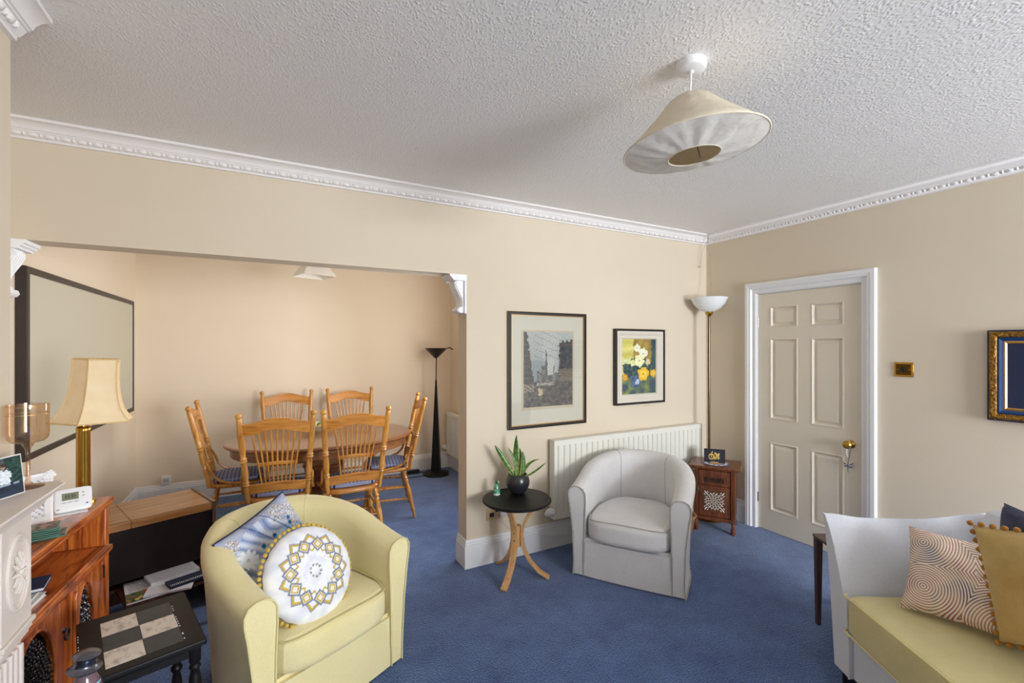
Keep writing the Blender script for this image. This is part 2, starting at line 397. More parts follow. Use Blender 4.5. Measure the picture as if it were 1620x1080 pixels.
# ---------------------------------------------------------------- door
d = struct(thing('door_1', None, None, (0,0,0)))
ly0, ly1, lz = 1.640, 2.398, 1.965
lx = X1+.012
panels = [(2.073,2.297,1.684,1.855),(1.75,1.975,1.684,1.855),(2.073,2.297,.928,1.594),(1.75,1.975,.928,1.594),(2.073,2.297,.172,.739),(1.75,1.975,.172,.739)]
b = MB()
ys = sorted({ly0, ly1, *[p[0] for p in panels], *[p[1] for p in panels]}); zs = sorted({.004, lz, *[p[2] for p in panels], *[p[3] for p in panels]})
for i in range(len(ys)-1):
    for j in range(len(zs)-1):
        cy, cz = (ys[i]+ys[i+1])/2, (zs[j]+zs[j+1])/2
        if any(p[0] < cy < p[1] and p[2] < cz < p[3] for p in panels): continue
        b.box((lx, ys[i], zs[j]), (lx+.04, ys[i+1], zs[j+1]))
b.build('door_leaf', M['doorpaint'], d, smooth=0)
for p in panels:
    b = MB(); y0,y1,z0,z1 = p
    rings = [(0, 0), (.008, -.004), (.020, .012), (.026, .012), (.044, .003), (.046, .003)]
    vs = []
    for o, dx in rings: vs += [(lx+dx, y0+o, z0+o), (lx+dx, y1-o, z0+o), (lx+dx, y1-o, z1-o), (lx+dx, y0+o, z1-o)]
    fs = [(i*4+k, i*4+(k+1) % 4, i*4+4+(k+1) % 4, i*4+4+k) for i in range(len(rings)-1) for k in range(4)]
    fs.append(tuple(len(vs)-4+k for k in range(4)))
    b.add(vs, fs); b.build('door_panel', M['doorpaint'], d, smooth=0)
# architrave: stepped profile
AP = [(0,0),(.012,0),(.016,.006),(.016,.034),(.024,.040),(.030,.044),(.030,.060),(.034,.066),(.034,.094),(0,.096)]
def arch_sec(o, s): return o
b = MB()
yi0, yi1, zi = DY0, DY1, DZ
prof = [(o, .096-s) for o, s in AP]
path = [((yi1, 0), (1, 0)), ((yi1, zi), (1, 1)), ((yi0, zi), (-1, 1)), ((yi0, 0), (-1, 0))]
W = .09/.096
secs = [[(X1-o, p[0]+n[0]*(.096-s)*W*1.0, p[1]+n[1]*(.096-s)*W if p[1] else 0.0) for o, s in [(0,.096),(.012,.096),(.016,.090),(.016,.062),(.024,.056),(.030,.052),(.030,.036),(.034,.030),(.034,.004),(0,0)]] for p, n in path]
b.sweep(secs); b.build('architrave', M['white'], d, smooth=25)
b = MB(); b.box((X1+.001,DY0,0),(X1+.06,ly0-.003,DZ)); b.box((X1+.001,ly1+.003,0),(X1+.06,DY1,DZ)); b.box((X1+.001,DY0,lz+.002),(X1+.06,DY1,DZ))
b.build('door_frame', M['white'], d, smooth=0)
for z in (1.73, .26):
    b = MB(); b.box((lx-.004, ly1-.004, z-.04), (lx+.0, ly1+.010, z+.04)); b.tube([(lx-.006, ly1+.004, z-.04), (lx-.006, ly1+.004, z+.04)], .005, 8)
    b.build('hinge', M['steel'], d)
kb = MB(); T = Matrix.Translation((lx, 1.708, .832)) @ Matrix.Rotation(-PI/2, 4, 'Y')
kb.lathe([(.030,0),(.030,.004),(.024,.008),(.010,.012),(.010,.030),(.020,.036),(.028,.046),(.029,.056),(.022,.066),(.006,.070)], n=24, T=T); kb.build('door_knob', M['brass'], d)
b = MB()   # charm hanging from the knob
kx = lx-.024
b.tube([(kx,1.716,.848),(kx-.001,1.722,.80),(kx,1.722,.76),(kx,1.715,.74)], .0035, 6); b.tube([(kx,1.700,.848),(kx,1.700,.79),(kx,1.706,.745),(kx,1.715,.70)], .0035, 6, 1)
b.tube([(kx,1.715,.85),(kx,1.708,.853),(kx,1.700,.848)], .0035, 6)
for a in (.7, 2.45, -.5, -2.6):
    L = .034 if a > 0 else .024
    b.ball((0,0,0), 1, n=8, mi=1, T=Matrix.Translation((kx,1.715+math.cos(a)*L*.6,.685+math.sin(a)*L*.45)) @ Matrix.Rotation(a, 4, 'X') @ Matrix.Diagonal((.003,L*.6,.010,1)))
b.tube([(kx,1.715,.70),(kx,1.715,.63)], [.004,.002], 6, 1); b.ball((kx,1.715,.705), .006, 1)
tag(b.build('door_charm', [M['plasticw'], M['steel']]), 'silver butterfly charm on a white ribbon hanging from the brass door knob', 'ornament')

# ---------------------------------------------------------------- corbels under the opening head
def corbel(x, sgn, lab):
    c = thing('corbel', lab, 'corbel', (x, Y0, 0))
    yA, yB = -.004, .146
    S = [(.0,1.765),(.012,1.765),(.03,1.758),(.050,1.762),(.060,1.776),(.054,1.793),(.036,1.797),(.025,1.810),(.024,1.836),(.032,1.864),(.050,1.896),(.068,1.926),(.078,1.950),(.076,1.972),(.066,1.984),(0,1.984)]
    b = MB(); b.prism([(sgn*u, v) for u, v in S], 1, yA+.028, yB-.022); 
    b.prism([(sgn*(.008 if i < 1 else u*.88), v) for i, (u, v) in enumerate(S)], 1, yA+.02, yB-.014)
    b.build('scroll', M['plaster'], c, smooth=50)
    b = MB(); b.box((min(0,sgn*.014), yA, 1.753), (max(0,sgn*.014), yB, 2.019)); b.build('back_plate', M['plaster'], c, bevel=.002)
    K = [(0,1.978),(.098,1.978),(.100,1.986),(.110,1.992),(.113,2.000),(.122,2.003),(.125,2.019),(0,2.019)]
    b = MB(); b.prism([(sgn*u, v) for u, v in K], 1, yA-.004, yB+.004); b.build('capital', M['plaster'], c, smooth=30)
    b = MB()
    for i in range(5):
        b.tube([(sgn*u*.97, yA+.040+i*.0215, v) for u, v in S[6:14]], .005, 6)
    for k, (cu, cv, r) in enumerate(((.040,1.779,.014), (.066,1.955,.018))):
        b.tube([(sgn*(cu+r*(1-a/9)*math.cos(a)), yA+.022, cv+r*(1-a/9)*math.sin(a)) for a in [q*.5 for q in range(17)]], .003, 6)
    b.build('carving', M['plaster'], c)
corbel(OX, -1, 'white scrolled plaster corbel at the right-hand top corner of the dining opening')
corbel(-1.11, 1, 'white scrolled plaster corbel at the left end of the opening beside the chimney breast')

# ---------------------------------------------------------------- fireplace surround
fp = thing('fireplace_surround', 'pale painted mantelpiece with fluted leg and shell roundel at the left edge', 'fireplace', (-.70,1.0,0))
b = MB()
MP = [(0,1.100),(.134,1.100),(.136,1.096),(.134,1.090),(.126,1.086),(.120,1.078),(.108,1.070),(.104,1.060),(.092,1.052),(.088,1.040),(0,1.040)]
b.prism([(u, v) for u, v in MP], 1, -1.0, .925); b.prism([(u*.9, v) for u, v in MP], 1, .925, .955)
b.build('mantel_shelf', M['mantel'], fp, smooth=30)
def leg(y0, y1):
    b = MB(); b.box((0,y0-.005,.72),(.072,y1+.005,1.042)); b.build('leg_block', M['mantel'], fp, bevel=.003)
    b = MB()
    for k, (o, z0, z1) in enumerate(((.080,.705,.72),(.074,.69,.705),(.068,.675,.69))): b.box((0,y0-o+.066,z0),(o,y1+o-.068,z1))
    b.build('leg_moulding', M['mantel'], fp, bevel=.003)
    b = MB(); b.box((0,y0,0),(.052,y1,.68)); n = 5; wd = (y1-y0)/(n+.5)
    for i in range(n): b.box((.05,y0+wd*(i+.25)+.004,.12),(.064,y0+wd*(i+.75)+.006,.655))
    b.box((0,y0-.006,0),(.07,y1+.006,.12)); b.build('fluted_column', M['mantel'], fp, bevel=.004)
    b = MB(); cy, cz = (y0+y1)/2, .885
    ring = [(.073, cy+.062*math.cos(a), cz+.105*math.sin(a)) for a in [2*PI*i/32 for i in range(32)]]
    b.tube(ring, .006, 8, closed=True); b.tube([(.073, cy+(p[1]-cy)*.82, cz+(p[2]-cz)*.84) for p in ring], .003, 6, closed=True)
    for i in range(12):
        a = 2*PI*i/12; b.tube([(.073, cy, cz), (.079, cy+.022*math.cos(a), cz+.036*math.sin(a)), (.075, cy+.036*math.cos(a), cz+.06*math.sin(a))], [.004,.007,.003], 6)
    b.ball((.076,cy,cz), .011); b.build('shell_roundel', M['mantel'], fp)
leg(.715, .88); leg(-.95,-.785)
b = MB(); b.box((0,-.785,.72),(.03,.715,1.04)); b.build('frieze', M['mantel'], fp)
b = MB(); b.box((0,-.785,0),(.012,.715,.72)); b.build('hearth_panel', M['black'], fp)

# ---------------------------------------------------------------- radiators
def radiator(name, label, T, L, z0, z1, step=.052, valve_side=-1, brackets=True):
    r = thing(name, label, 'radiator'); r.matrix_world = T
    # local: x along length 0..L, y = out of wall (positive), z up
    b = MB(); prof = []; n = int(L/step); st = L/n; F = .080
    for i in range(n):
        a = i*st; prof += [(a+.0*st, F), (a+.28*st, F), (a+.36*st, F-.010), (a+.64*st, F-.010), (a+.72*st, F)]
    prof += [(L, F), (L, F-.012), (0, F-.012)]
    b.prism(prof, 2, z0+.035, z1-.035)
    for za, zb in ((z0, z0+.036), (z1-.036, z1-.004)): b.box((0,F-.012,za),(L,F+.001,zb))
    b.build('front_panel', M['rad'], r, smooth=0)
    b = MB(); b.box((0,.02,z0),(L,.032,z1-.004)); b.build('rear_panel', M['rad'], r)
    b = MB(); b.box((-.004,.018,z1-.004),(L+.004,F+.004,z1+.004))
    b.box((-.004,.018,z0),(0,F+.004,z1)); b.box((L,.018,z0),(L+.004,F+.004,z1)); b.build('casing', M['rad'], r, bevel=.001)
    for x in (.1, L-.13):
        b = MB(); b.box((x,.001,z0+.08),(x+.03,.02,z1-.08)); b.build('bracket', M['rad'], r)
    vx = -.045 if valve_side < 0 else L+.045
    v = MB(); v.tube([(vx,.012,z0+.045),(vx,.05,z0+.045)], .0075, 8); v.tube([(vx,.05,z0+.045),(vx+(.05 if vx < 0 else -.05),.05,z0+.045)], .009, 8)
    vo = v.build('pipe', M['steel'], r)
    v = MB(); hT = Matrix.Translation((vx,.05,z0+.045)) @ Matrix.Rotation(math.radians(-60), 4, 'X')
    v.lathe([(.014,-.02),(.024,.008),(.024,.026),(.028,.030),(.028,.066),(.022,.078)], n=16, T=hT); v.build('thermostatic_valve', M['plasticw'], r)
    return r
radiator('radiator', 'long white ribbed radiator behind the grey tub chair', Matrix.Translation((3.475,Y0,0)) @ Matrix.Rotation(PI,4,'Z'), 1.60, .237, .82, valve_side=1)
radiator('radiator', 'small radiator on the dining room wall behind the black floor lamp', Matrix.Translation((2.05,4.395,0)) @ Matrix.Rotation(PI/2,4,'Z'), 1.0, .19, .697, valve_side=1)

# ---------------------------------------------------------------- sockets, switch
def plate(name, label, cat, pts, T, m1, parts):
    s = thing(name, label, cat); s.matrix_world = T
    b = MB(); b.box(*pts); b.build('plate', m1, s, bevel=.0025)
    for nm, a, c, mm in parts:
        b = MB(); b.box(a, c); b.build(nm, mm, s, bevel=.0008)
    return s
TA = Matrix.Translation((0,Y0,0)) @ Matrix.Scale(-1,4,(0,1,0))
plate('wall_socket', 'brass double wall socket beneath the round black table', 'socket', ((1.352,0,.300),(1.508,.009,.386)), TA, mat('satin_brass', (214,190,146), .35, .4),
      [('socket_insert', (1.375,.009,.320),(1.408,.011,.350), M['plasticb']), ('socket_insert', (1.45,.009,.315),(1.495,.011,.352), M['plasticb']), ('switch', (1.42,.009,.352),(1.444,.014,.374), M['plasticb'])])
b = MB(); b.box((1.452,.012,.318),(1.497,.042,.366), T=TA); 
b.tube([TA @ Vector(p) for p in [(1.46,.03,.318),(1.475,.032,.28),(1.52,.03,.235),(1.62,.024,.19),(1.75,.023,.14),(1.90,.023,.09),(2.05,.023,.075)]], .0028, 6)
tag(b.build('plug_charger', M['plasticw'], bevel=.002), 'white plug-in charger with thin cable in the socket under the round table', 'charger')
TR = Matrix.Translation((X1,0,0)) @ Matrix(((0,-1,0,0),(1,0,0,0),(0,0,1,0),(0,0,0,1)))
plate('light_switch', 'polished brass light switch plate on the wall right of the door', 'light switch', ((1.344,0,1.330),(1.447,.008,1.424)), TR, M['brass'],
      [('switch_panel', (1.356,.008,1.342),(1.436,.010,1.412), mat('dark_brass', (96,70,24), .25, .9)), ('rocker', (1.386,.010,1.360),(1.408,.016,1.394), M['plasticb']),
       ('screw', (1.362,.010,1.374),(1.367,.0115,1.379), M['gilt']), ('screw', (1.424,.010,1.374),(1.429,.0115,1.379), M['gilt'])])
TD = Matrix.Translation((0,5.48,0)) @ Matrix.Scale(-1,4,(0,1,0))
plate('wall_socket', 'small white box socket low on the dining wall behind the oak-topped cabinet', 'socket', ((-.912,0,.195),(-.838,.03,.268)), TD, M['plasticw'],
      [('socket_insert', (-.898,.03,.21),(-.852,.032,.25), mat('socket_grey', (190,190,188), .5))])

# ---------------------------------------------------------------- framed pictures
def frame_ring(b, x0, x1, z0, z1, prof, mi=0):
    """mitred frame on the plane y=0 (out = -y); prof = (inset from outer edge, depth)"""
    secs = []
    for (x, z, sx, sz) in ((x0,z0,1,1),(x1,z0,-1,1),(x1,z1,-1,-1),(x0,z1,1,-1)):
        secs.append([(x+sx*o, -dp, z+sz*o) for o, dp in prof])
    b.sweep(secs, mi, closed_path=True)
def etch(u, v):
    u0, v0 = u, v; u += .022*nz(u0*22, v0*22, 4)+.010*nz(u0*60, v0*60, 1); v += .020*nz(u0*22, v0*22, 8)+.010*nz(u0*55, v0*55, 2)
    # generic street in a dark etching, v up
    n = nz(u*14, v*20)+.5*nz(u*40, v*50, 3); n2 = nz(u*60, v*80, 7)
    sky = mixc((128,142,146), (190,194,188), v*.9+.15*nz(u*3, v*3, 2)+(.25 if .38 < u < .75 else 0))
    sky = mixc(sky, (110,128,134), .5 if (v < .62 and u < .42) else 0)
    col = sky
    hl = .95-2.6*max(0, u-.10)*1.1 if u < .38 else 0
    edge_l = .06+.20*(1-v)*1.05+.02*nz(3, v*24)
    if u < edge_l and v > .26: col = mixc((34,34,38), (92,84,70), .5+1.2*n2 if (int(v*40) % 3 == 0) else .1+.3*n)
    er = .72+.02*nz(9, v*20)-(.0 if v > .55 else .06*(.55-v)*4)
    if u > er and v < .86+.1*(u-.8)+.03*(int(u*22) % 2): col = mixc((42,44,48), (86,84,80), .35+.8*n) if v > .5 else mixc((92,84,72), (136,126,108), .4+.7*n2)
    if .26 < u < .74 and v < .44+.10*abs(nz(u*9, 1))+(.10 if .34 < u < .62 else 0): col = mixc((60,66,70), (120,122,118), .5+n)
    dd = math.hypot((u-.53)/.075, (v-.58)/.10)
    if dd < 1 or (abs(u-.53) < .06 and .42 < v < .58): col = mixc((150,156,154), (222,222,214), .5+n2)
    if abs(u-.53) < .012 and .66 < v < .76: col = (176,180,174)
    if abs(u-.45) < .025*(1-(v-.5)/.3) and .4 < v < .80: col = (72,78,82)
    if v < .33:
        col = mixc((48,44,44), (112,106,96), .35+.9*n+.4*n2)
        if abs(v-.30) < .02 and .25 < u < .6 and n2 > -.1: col = (176,172,160)
        if .29 < u < .38 and .15 < v < .24: col = (196,182,142)
        if u < .2 and .2 < v < .3 and (int((u*1.5+v)*60) % 3 == 0): col = (186,170,140)
    if v > .62 and .2 < u < .75 and abs((v-.98+u*.3) % .09-.04) < .003: col = (98,108,112)
    return mixc(col, (24,26,30) if nz(u0*90, v0*120, 6) > 0 else (214,210,198), min(.35, abs(nz(u0*90, v0*120, 6))*.55+.06))
def flowers(u, v):
    u0, v0 = u, v; u += .035*nz(u0*14, v0*18, 4); v += .03*nz(u0*14, v0*18, 8)
    col = mixc((196,186,88), (226,214,128), .5+nz(u*3, v*9)+.2*nz(u*30, v*3))
    if u > .34: col = mixc((140,110,48), (172,146,70), .5+nz(u*8, v*5))
    if u > .86: col = mixc((40,66,76), (70,100,96), .5+nz(u*9, v*6))
    if v < .34: col = mixc((140,150,70), (66,84,96), .5+1.4*nz(u*5, v*7, 4)+.3*(u-.4))
    d = math.hypot((u-.45)/.42, (v-.45)/.20)
    if d+.3*nz(u*8, v*8) < 1: col = mixc((36,54,66), (78,104,92), .5+nz(u*16, v*16))
    if abs(u-.40) < .14 and .12 < v < .34: col = mixc((54,70,104), (96,116,150), .5+nz(u*14, v*14))
    for i, (cx, cy, r, c1, c2) in enumerate([(.44,.83,.085,(222,226,190),(236,238,214)),(.62,.74,.12,(226,230,200),(242,242,222)),(.50,.60,.13,(232,228,170),(244,240,200)),(.22,.60,.07,(206,214,140),(226,228,160)),(.76,.58,.07,(206,190,140),(226,214,170)),(.12,.60,.06,(196,206,160),(222,228,190)),(.32,.56,.07,(214,214,140),(236,232,170)),
            (.63,.36,.15,(226,178,40),(244,212,80)),(.92,.37,.08,(216,160,36),(240,200,70)),(.10,.31,.08,(200,140,40),(226,180,60)),(.45,.22,.06,(150,170,200),(214,222,232))]):
        a = math.atan2(v-cy, u-cx); q = math.hypot(u-cx, (v-cy)*1.35)
        rr = r*(1.08+.10*math.sin(5*a+i))
        if q < rr: col = mixc(c2, c1, q/rr*1.3-.2+.5*nz(u*30, v*30, i)); 
        if q < r*.18: col = mixc(c1, (150,120,30), .6)
    return col
p = thing('framed_etching', 'large framed dark etching of a street in a wide cream mount above the round table', 'picture', (0,Y0,0))
b = MB(); frame_ring(b, 1.520,2.212,.925,1.780, [(0,0),(0,.026),(.006,.028),(.006,.022),(.010,.022),(.010,.026),(.022,.026),(.022,0)]); b.build('frame', M['ebony'], p, smooth=0)
b = MB(); frame_ring(b, 1.5405,2.1915,.9455,1.7595, [(0,.012),(0,.0225),(.005,.0225),(.005,.012)]); b.build('gilt_slip', M['gilt'], p, smooth=0)
b = MB(); frame_ring(b, 1.5195,2.2125,.9245,1.7805, [(-.002,.004),(-.002,.020),(.001,.020),(.001,.004)]); b.build('gilt_edge', mat('dull_gilt', (120,104,62), .4, .5), p, smooth=0)
b = MB(); b.box((1.538,-.012,.943),(2.194,-.002,1.762)); b.build('mount', M['matboard'], p, smooth=0)
b = MB(); b.box((1.632,-.0135,1.055),(2.100,-.012,1.648)); b.build('print_border', mat('plate_mark', (196,184,160), .8), p, smooth=0)
b = MB(); b.grid(220, 280, lambda u, v: (1.648+.438*u, -.0142, 1.076+.560*v), etch, flip=False); b.build('etching', M['art'], p, smooth=0)
b = MB(); b.box((1.545,-.0175,.95),(2.187,-.0155,1.755)); b.build('glass_pane', M['glass'], p, smooth=0)
p = thing('framed_painting', 'smaller flower painting with white and yellow blooms in an off-white frame above the radiator', 'picture', (0,Y0,0))
b = MB(); frame_ring(b, 2.503,3.058,1.041,1.673, [(0,0),(0,.040),(.014,.040),(.018,.034),(.018,0)]); b.build('outer_frame', M['ebony'], p, smooth=0)
b = MB(); frame_ring(b, 2.520,3.041,1.058,1.656, [(0,.0),(0,.034),(.018,.034),(.040,.020),(.060,.024),(.068,.014),(.068,0)]); b.build('inner_frame', M['linenframe'], p, smooth=0)
b = MB(); b.grid(110, 140, lambda u, v: (2.585+.391*u, -.012, 1.123+.468*v), flowers, flip=False); b.build('painting', M['art'], p, smooth=0)
p = thing('ornate_picture', 'picture in ornate gilt and blue frame with navy mount at the right edge', 'picture'); p.matrix_world = TR
b = MB()
def fr2(b, x0, x1, z0, z1, prof, mi=0):
    b.sweep([[(x+sx*o, dp, z+sz*o) for o, dp in prof] for (x, z, sx, sz) in ((x0,z0,1,1),(x1,z0,-1,1),(x1,z1,-1,-1),(x0,z1,1,-1))], mi, closed_path=True)
fr2(b, .40,1.000,1.110,1.618, [(0,0),(0,.030),(.005,.034),(.008,.034),(.008,0)]); b.build('frame_edge', M['navymat'], p, smooth=0)
b = MB(); fr2(b, .408,.992,1.118,1.610, [(0,0),(0,.034),(.012,.045),(.024,.042),(.032,.034),(.032,0)])
rnd = random.Random(3)
for i in range(420):
    s = rnd.random()*2.1; q = rnd.uniform(.006,.028)
    if s < .58: c = (.41+s, 0, 1.118+q)
    elif s < 1.16: c = (s-.17, 0, 1.610-q)
    elif s < 1.64: c = (.992-q, 0, 1.118+(s-1.16)*1.02)
    else: c = (.408+q, 0, 1.118+(s-1.64)*1.05)
    b.ball((c[0], .041, c[2]), rnd.uniform(.003,.006), n=6)
b.build('gilt_moulding', M['goldleaf'], p)
b = MB(); fr2(b, .440,.960,1.150,1.578, [(0,0),(0,.030),(.008,.034),(.020,.026),(.020,0)]); b.build('blue_moulding', M['bluelac'], p, smooth=0)
b = MB(); fr2(b, .460,.940,1.170,1.558, [(0,0),(0,.020),(.010,.022),(.016,.016),(.016,0)]); b.build('gilt_fillet', M['gilt'], p, smooth=0)
b = MB(); b.box((.476,.006,1.186),(.924,.012,1.542)); b.build('mount', M['navymat'], p, smooth=0)

# large pale board in a black frame on the dining room's left wall
p = thing('framed_board', 'large pale blank board in a dark frame on the left dining wall', 'board'); p.matrix_world = Matrix.Translation((-1.11,0,0)) @ Matrix(((0,1,0,0),(1,0,0,0),(0,0,1,0),(0,0,0,1)))
b = MB(); fr2(b, 3.15,5.21,.948,1.932, [(0,.0),(0,.040),(.004,.044),(.032,.044),(.036,.040),(.036,0)]); b.build('frame', mat('dark_bronze_frame', (56,48,44), .4, .2), p, smooth=0)
b = MB(); fr2(b, 3.184,5.176,.982,1.898, [(0,.0),(0,.038),(.006,.038),(.006,0)]); b.build('inner_edge', M['linenframe'], p, smooth=0)
b = MB(); b.box((3.184,.02,.982),(5.176,.034,1.898)); b.build('board_surface', mat('pale_board', (206,200,180), .55), p, smooth=0)

# ---------------------------------------------------------------- pendant in the living room
px, py = 1.358, 1.150
t_ = thing('pendant_lamp', 'tilted cream fabric coolie shade pendant hanging from the textured ceiling', 'ceiling light', (px,py,CZ))
b = MB(); b.lathe([(.052,-.0),(.053,-.012),(.050,-.026),(.044,-.030),(.010,-.032),(.008,-.04)], n=32); b.build('ceiling_rose', M['plasticw'], t_)
b = MB(); b.tube([(0,0,-.03),(-.006,.002,-.16)], .0035, 8); b.build('flex', M['plasticw'], t_)
T = Matrix.Translation((-.010,.004,-.125)) @ Matrix.Rotation(math.radians(-5.5), 4, Vector((.4726,.8813,0)))
def wr(a, f, amp): return 1+amp*(nz(math.cos(a)*f, math.sin(a)*f, f)+.4*nz(math.cos(a)*f*3, math.sin(a)*f*3, 9))
def shade_surf(prof, thick, wrk, name, m, par):
    b = MB(); n = 96; secs = []
    for i in range(n):
        a = 2*PI*i/n; q = []
        for j, (r, z) in enumerate(prof):
            k = 1+ (0 if j in (0, len(prof)-1) else wrk*(nz(math.cos(a)*5+j*.2, math.sin(a)*5, j*.25)+.5*nz(math.cos(a)*14, math.sin(a)*14, j*.3)))
            q.append((r*math.cos(a), r*math.sin(a), z*1.0+(k-1)*.12))
        for j in range(len(prof)-1, -1, -1):
            r, z = prof[j]; x, y, zz = q[j]; q.append((x, y, zz-thick))
        secs.append([T @ Vector(v) for v in q])
    b.sweep(secs, closed_path=True); return b.build(name, m, par, smooth=60)
sh = shade_surf([(.044,0),(.075,-.018),(.120,-.066),(.175,-.118),(.215,-.154),(.246,-.182)], .0018, .02, 'shade', M['calico'], t_)
shade_surf([(.246,-.184),(.210,-.192),(.165,-.200),(.130,-.206),(.090,-.214)], .0015, .05, 'shade_lining', M['shadewhite'], t_)
b = MB(); b.tube([T @ Vector((.247*math.cos(a), .247*math.sin(a), -.184)) for a in [2*PI*i/72 for i in range(72)]], .0032, 6, closed=True); b.build('rim_tape', M['calico'], t_)
b = MB(); b.tube([T @ Vector((.090*math.cos(a), .090*math.sin(a), -.215)) for a in [2*PI*i/48 for i in range(48)]], .0022, 6, closed=True)
b.build('opening_rim', M['calico'], t_)
b = MB()
for a in (.4, .4+2*PI/3, .4+4*PI/3): b.tube([T @ Vector((.090*math.cos(a), .090*math.sin(a), -.213)), T @ Vector((.015*math.cos(a), .015*math.sin(a), -.11))], .0016, 6)
b.tube([T @ Vector((.018*math.cos(a), .018*math.sin(a), -.11)) for a in [2*PI*i/16 for i in range(16)]], .0016, 6, closed=True); b.build('wire_frame', M['ebony'], t_)
b = MB(); b.lathe([(.012,0),(.016,-.01),(.018,-.05),(.014,-.055)], n=16, T=T); b.lathe([(.013,-.055),(.028,-.085),(.03,-.11),(.022,-.135),(.004,-.145)], n=16, mi=1, T=T); b.build('bulb', [M['plasticw'], M['opal']], t_)

# dining pendant: small white pyramid shade
t_ = thing('dining_pendant', 'small white pyramid pendant shade above the dining table', 'ceiling light', (.335,4.12,CZ))
b = MB(); b.lathe([(.045,0),(.045,-.02),(.01,-.03)], n=24); b.build('ceiling_rose', M['plasticw'], t_)
b = MB(); b.tube([(0,0,-.03),(0,0,-.30)], .0035, 6); b.build('flex', M['plasticw'], t_)
b = MB()
for k in range(4):
    T = Matrix.Rotation(PI/2*k+math.radians(-28), 4, 'Z') @ Matrix.Rotation(PI/4, 4, 'Z')
    s1, s0, z1, z0 = .045, .132, -.29, -.452
    b.add([(-s0,-s0,z0),(s0,-s0,z0),(s1,-s1,z1),(-s1,-s1,z1),(-s0+.003,-s0+.003,z0),(s0-.003,-s0+.003,z0),(s1-.002,-s1+.002,z1),(-s1+.002,-s1+.002,z1)], [(0,1,2,3),(5,4,7,6),(0,4,5,1),(3,2,6,7)], T=T)
b.build('shade', M['shadewhite'], t_, smooth=0)
b = MB(); b.ball((0,0,-.35), .03, n=12); b.build('bulb', M['opal'], t_)

# ---------------------------------------------------------------- uplighter in the corner
t_ = thing('floor_lamp', 'tall brass floor uplighter with white glass bowl in the corner behind the little cabinet', 'floor lamp', (3.46,2.735,0))
b = MB(); b.lathe([(.125,0),(.125,.012),(.11,.02),(.02,.028),(.012,.04)], n=32); b.build('base', M['brass'], t_)
b = MB(); b.tube([(0,0,.03),(0,0,1.81)], .011, 12); b.build('pole', mat('bronzed_pole', (110,94,76), .22, .9), t_)
b = MB(); b.lathe([(.012,1.795),(.022,1.80),(.026,1.812),(.034,1.82),(.030,1.836),(.014,1.84)], n=20); b.build('collar', M['brass'], t_)
b = MB(); b.lathe([(.02,1.832),(.055,1.842),(.095,1.866),(.130,1.905),(.150,1.945),(.157,1.958),(.152,1.958),(.126,1.908),(.092,1.872),(.055,1.848),(.02,1.838)], n=48, caps=(True,True)); b.build('glass_bowl', M['opal'], t_, smooth=60)
b = MB(); b.tube([(3.545,2.812,2.50),(3.548,2.80,2.40),(3.545,2.79,2.20),(3.53,2.775,2.10),(3.50,2.76,2.02),(3.497,2.755,1.962)], .0028, 6)
b.tube([(3.545,2.815,2.50),(3.52,2.86,2.40),(3.52,2.885,2.27)], .0018, 6); b.ball((3.52,2.886,2.265), .008, n=8)
b.tube([(3.54,2.81,2.56),(3.545,2.812,2.50)], .004, 6); b.ball((3.543,2.812,2.515), .009, n=8)
tag(b.build('hanging_cord', M['steel']), 'thin cord hooked at the ceiling corner and hanging down to the glass bowl lamp', 'cord')

# ---------------------------------------------------------------- black cone floor lamp in the dining room
t_ = thing('floor_lamp', 'slender black cone floor lamp with wide dish top in the dining room corner', 'floor lamp', (1.765,5.215,0))
b = MB(); b.lathe([(.165,0),(.160,.018),(.12,.035),(.06,.05)], n=8); b.build('base', M['black'], t_, smooth=0)
b = MB(); b.lathe([(.072,.045),(.012,1.115),(.008,1.135)], n=4, T=Matrix.Rotation(.25, 4, 'Z')); b.build('tapered_column', M['black'], t_, smooth=0)
b = MB(); b.tube([(0,0,1.12),(.004,-.003,1.40)], .006, 8); b.build('stem', M['darkpanel'], t_)
b = MB(); b.lathe([(.01,1.385),(.03,1.40),(.135,1.505),(.132,1.508),(.03,1.41),(.01,1.40)], n=32); b.build('dish_shade', mat('dark_bronze', (50,42,38), .35, .5), t_)
b = MB(); b.lathe([(.06,1.498),(.05,1.508),(.02,1.512)], n=20); b.build('reflector', M['steel'], t_)
b = MB(); b.tube([(.115,-.062,1.503),(.145,-.078,1.515),(.178,-.095,1.487)], .006, 8); b.build('handle', M['black'], t_)
b = MB(); b.box((1.46,5.34,.0),(1.60,5.40,.045)); b.tube([(1.6,5.37,.015),(1.66,5.33,.006),(1.69,5.28,.006)], .004, 6)
b.tube([(1.46,5.37,.015),(1.36,5.35,.006),(1.30,5.28,.006),(1.42,5.20,.006),(1.55,5.19,.006),(1.62,5.20,.006)], .004, 6)
b.tube([(1.92,5.22,.006),(1.97,5.33,.006),(1.99,5.42,.006)], .004, 6)
tag(b.build('power_cable', M['plasticb']), 'black cable and adapter block on the carpet beside the cone floor lamp', 'cable')

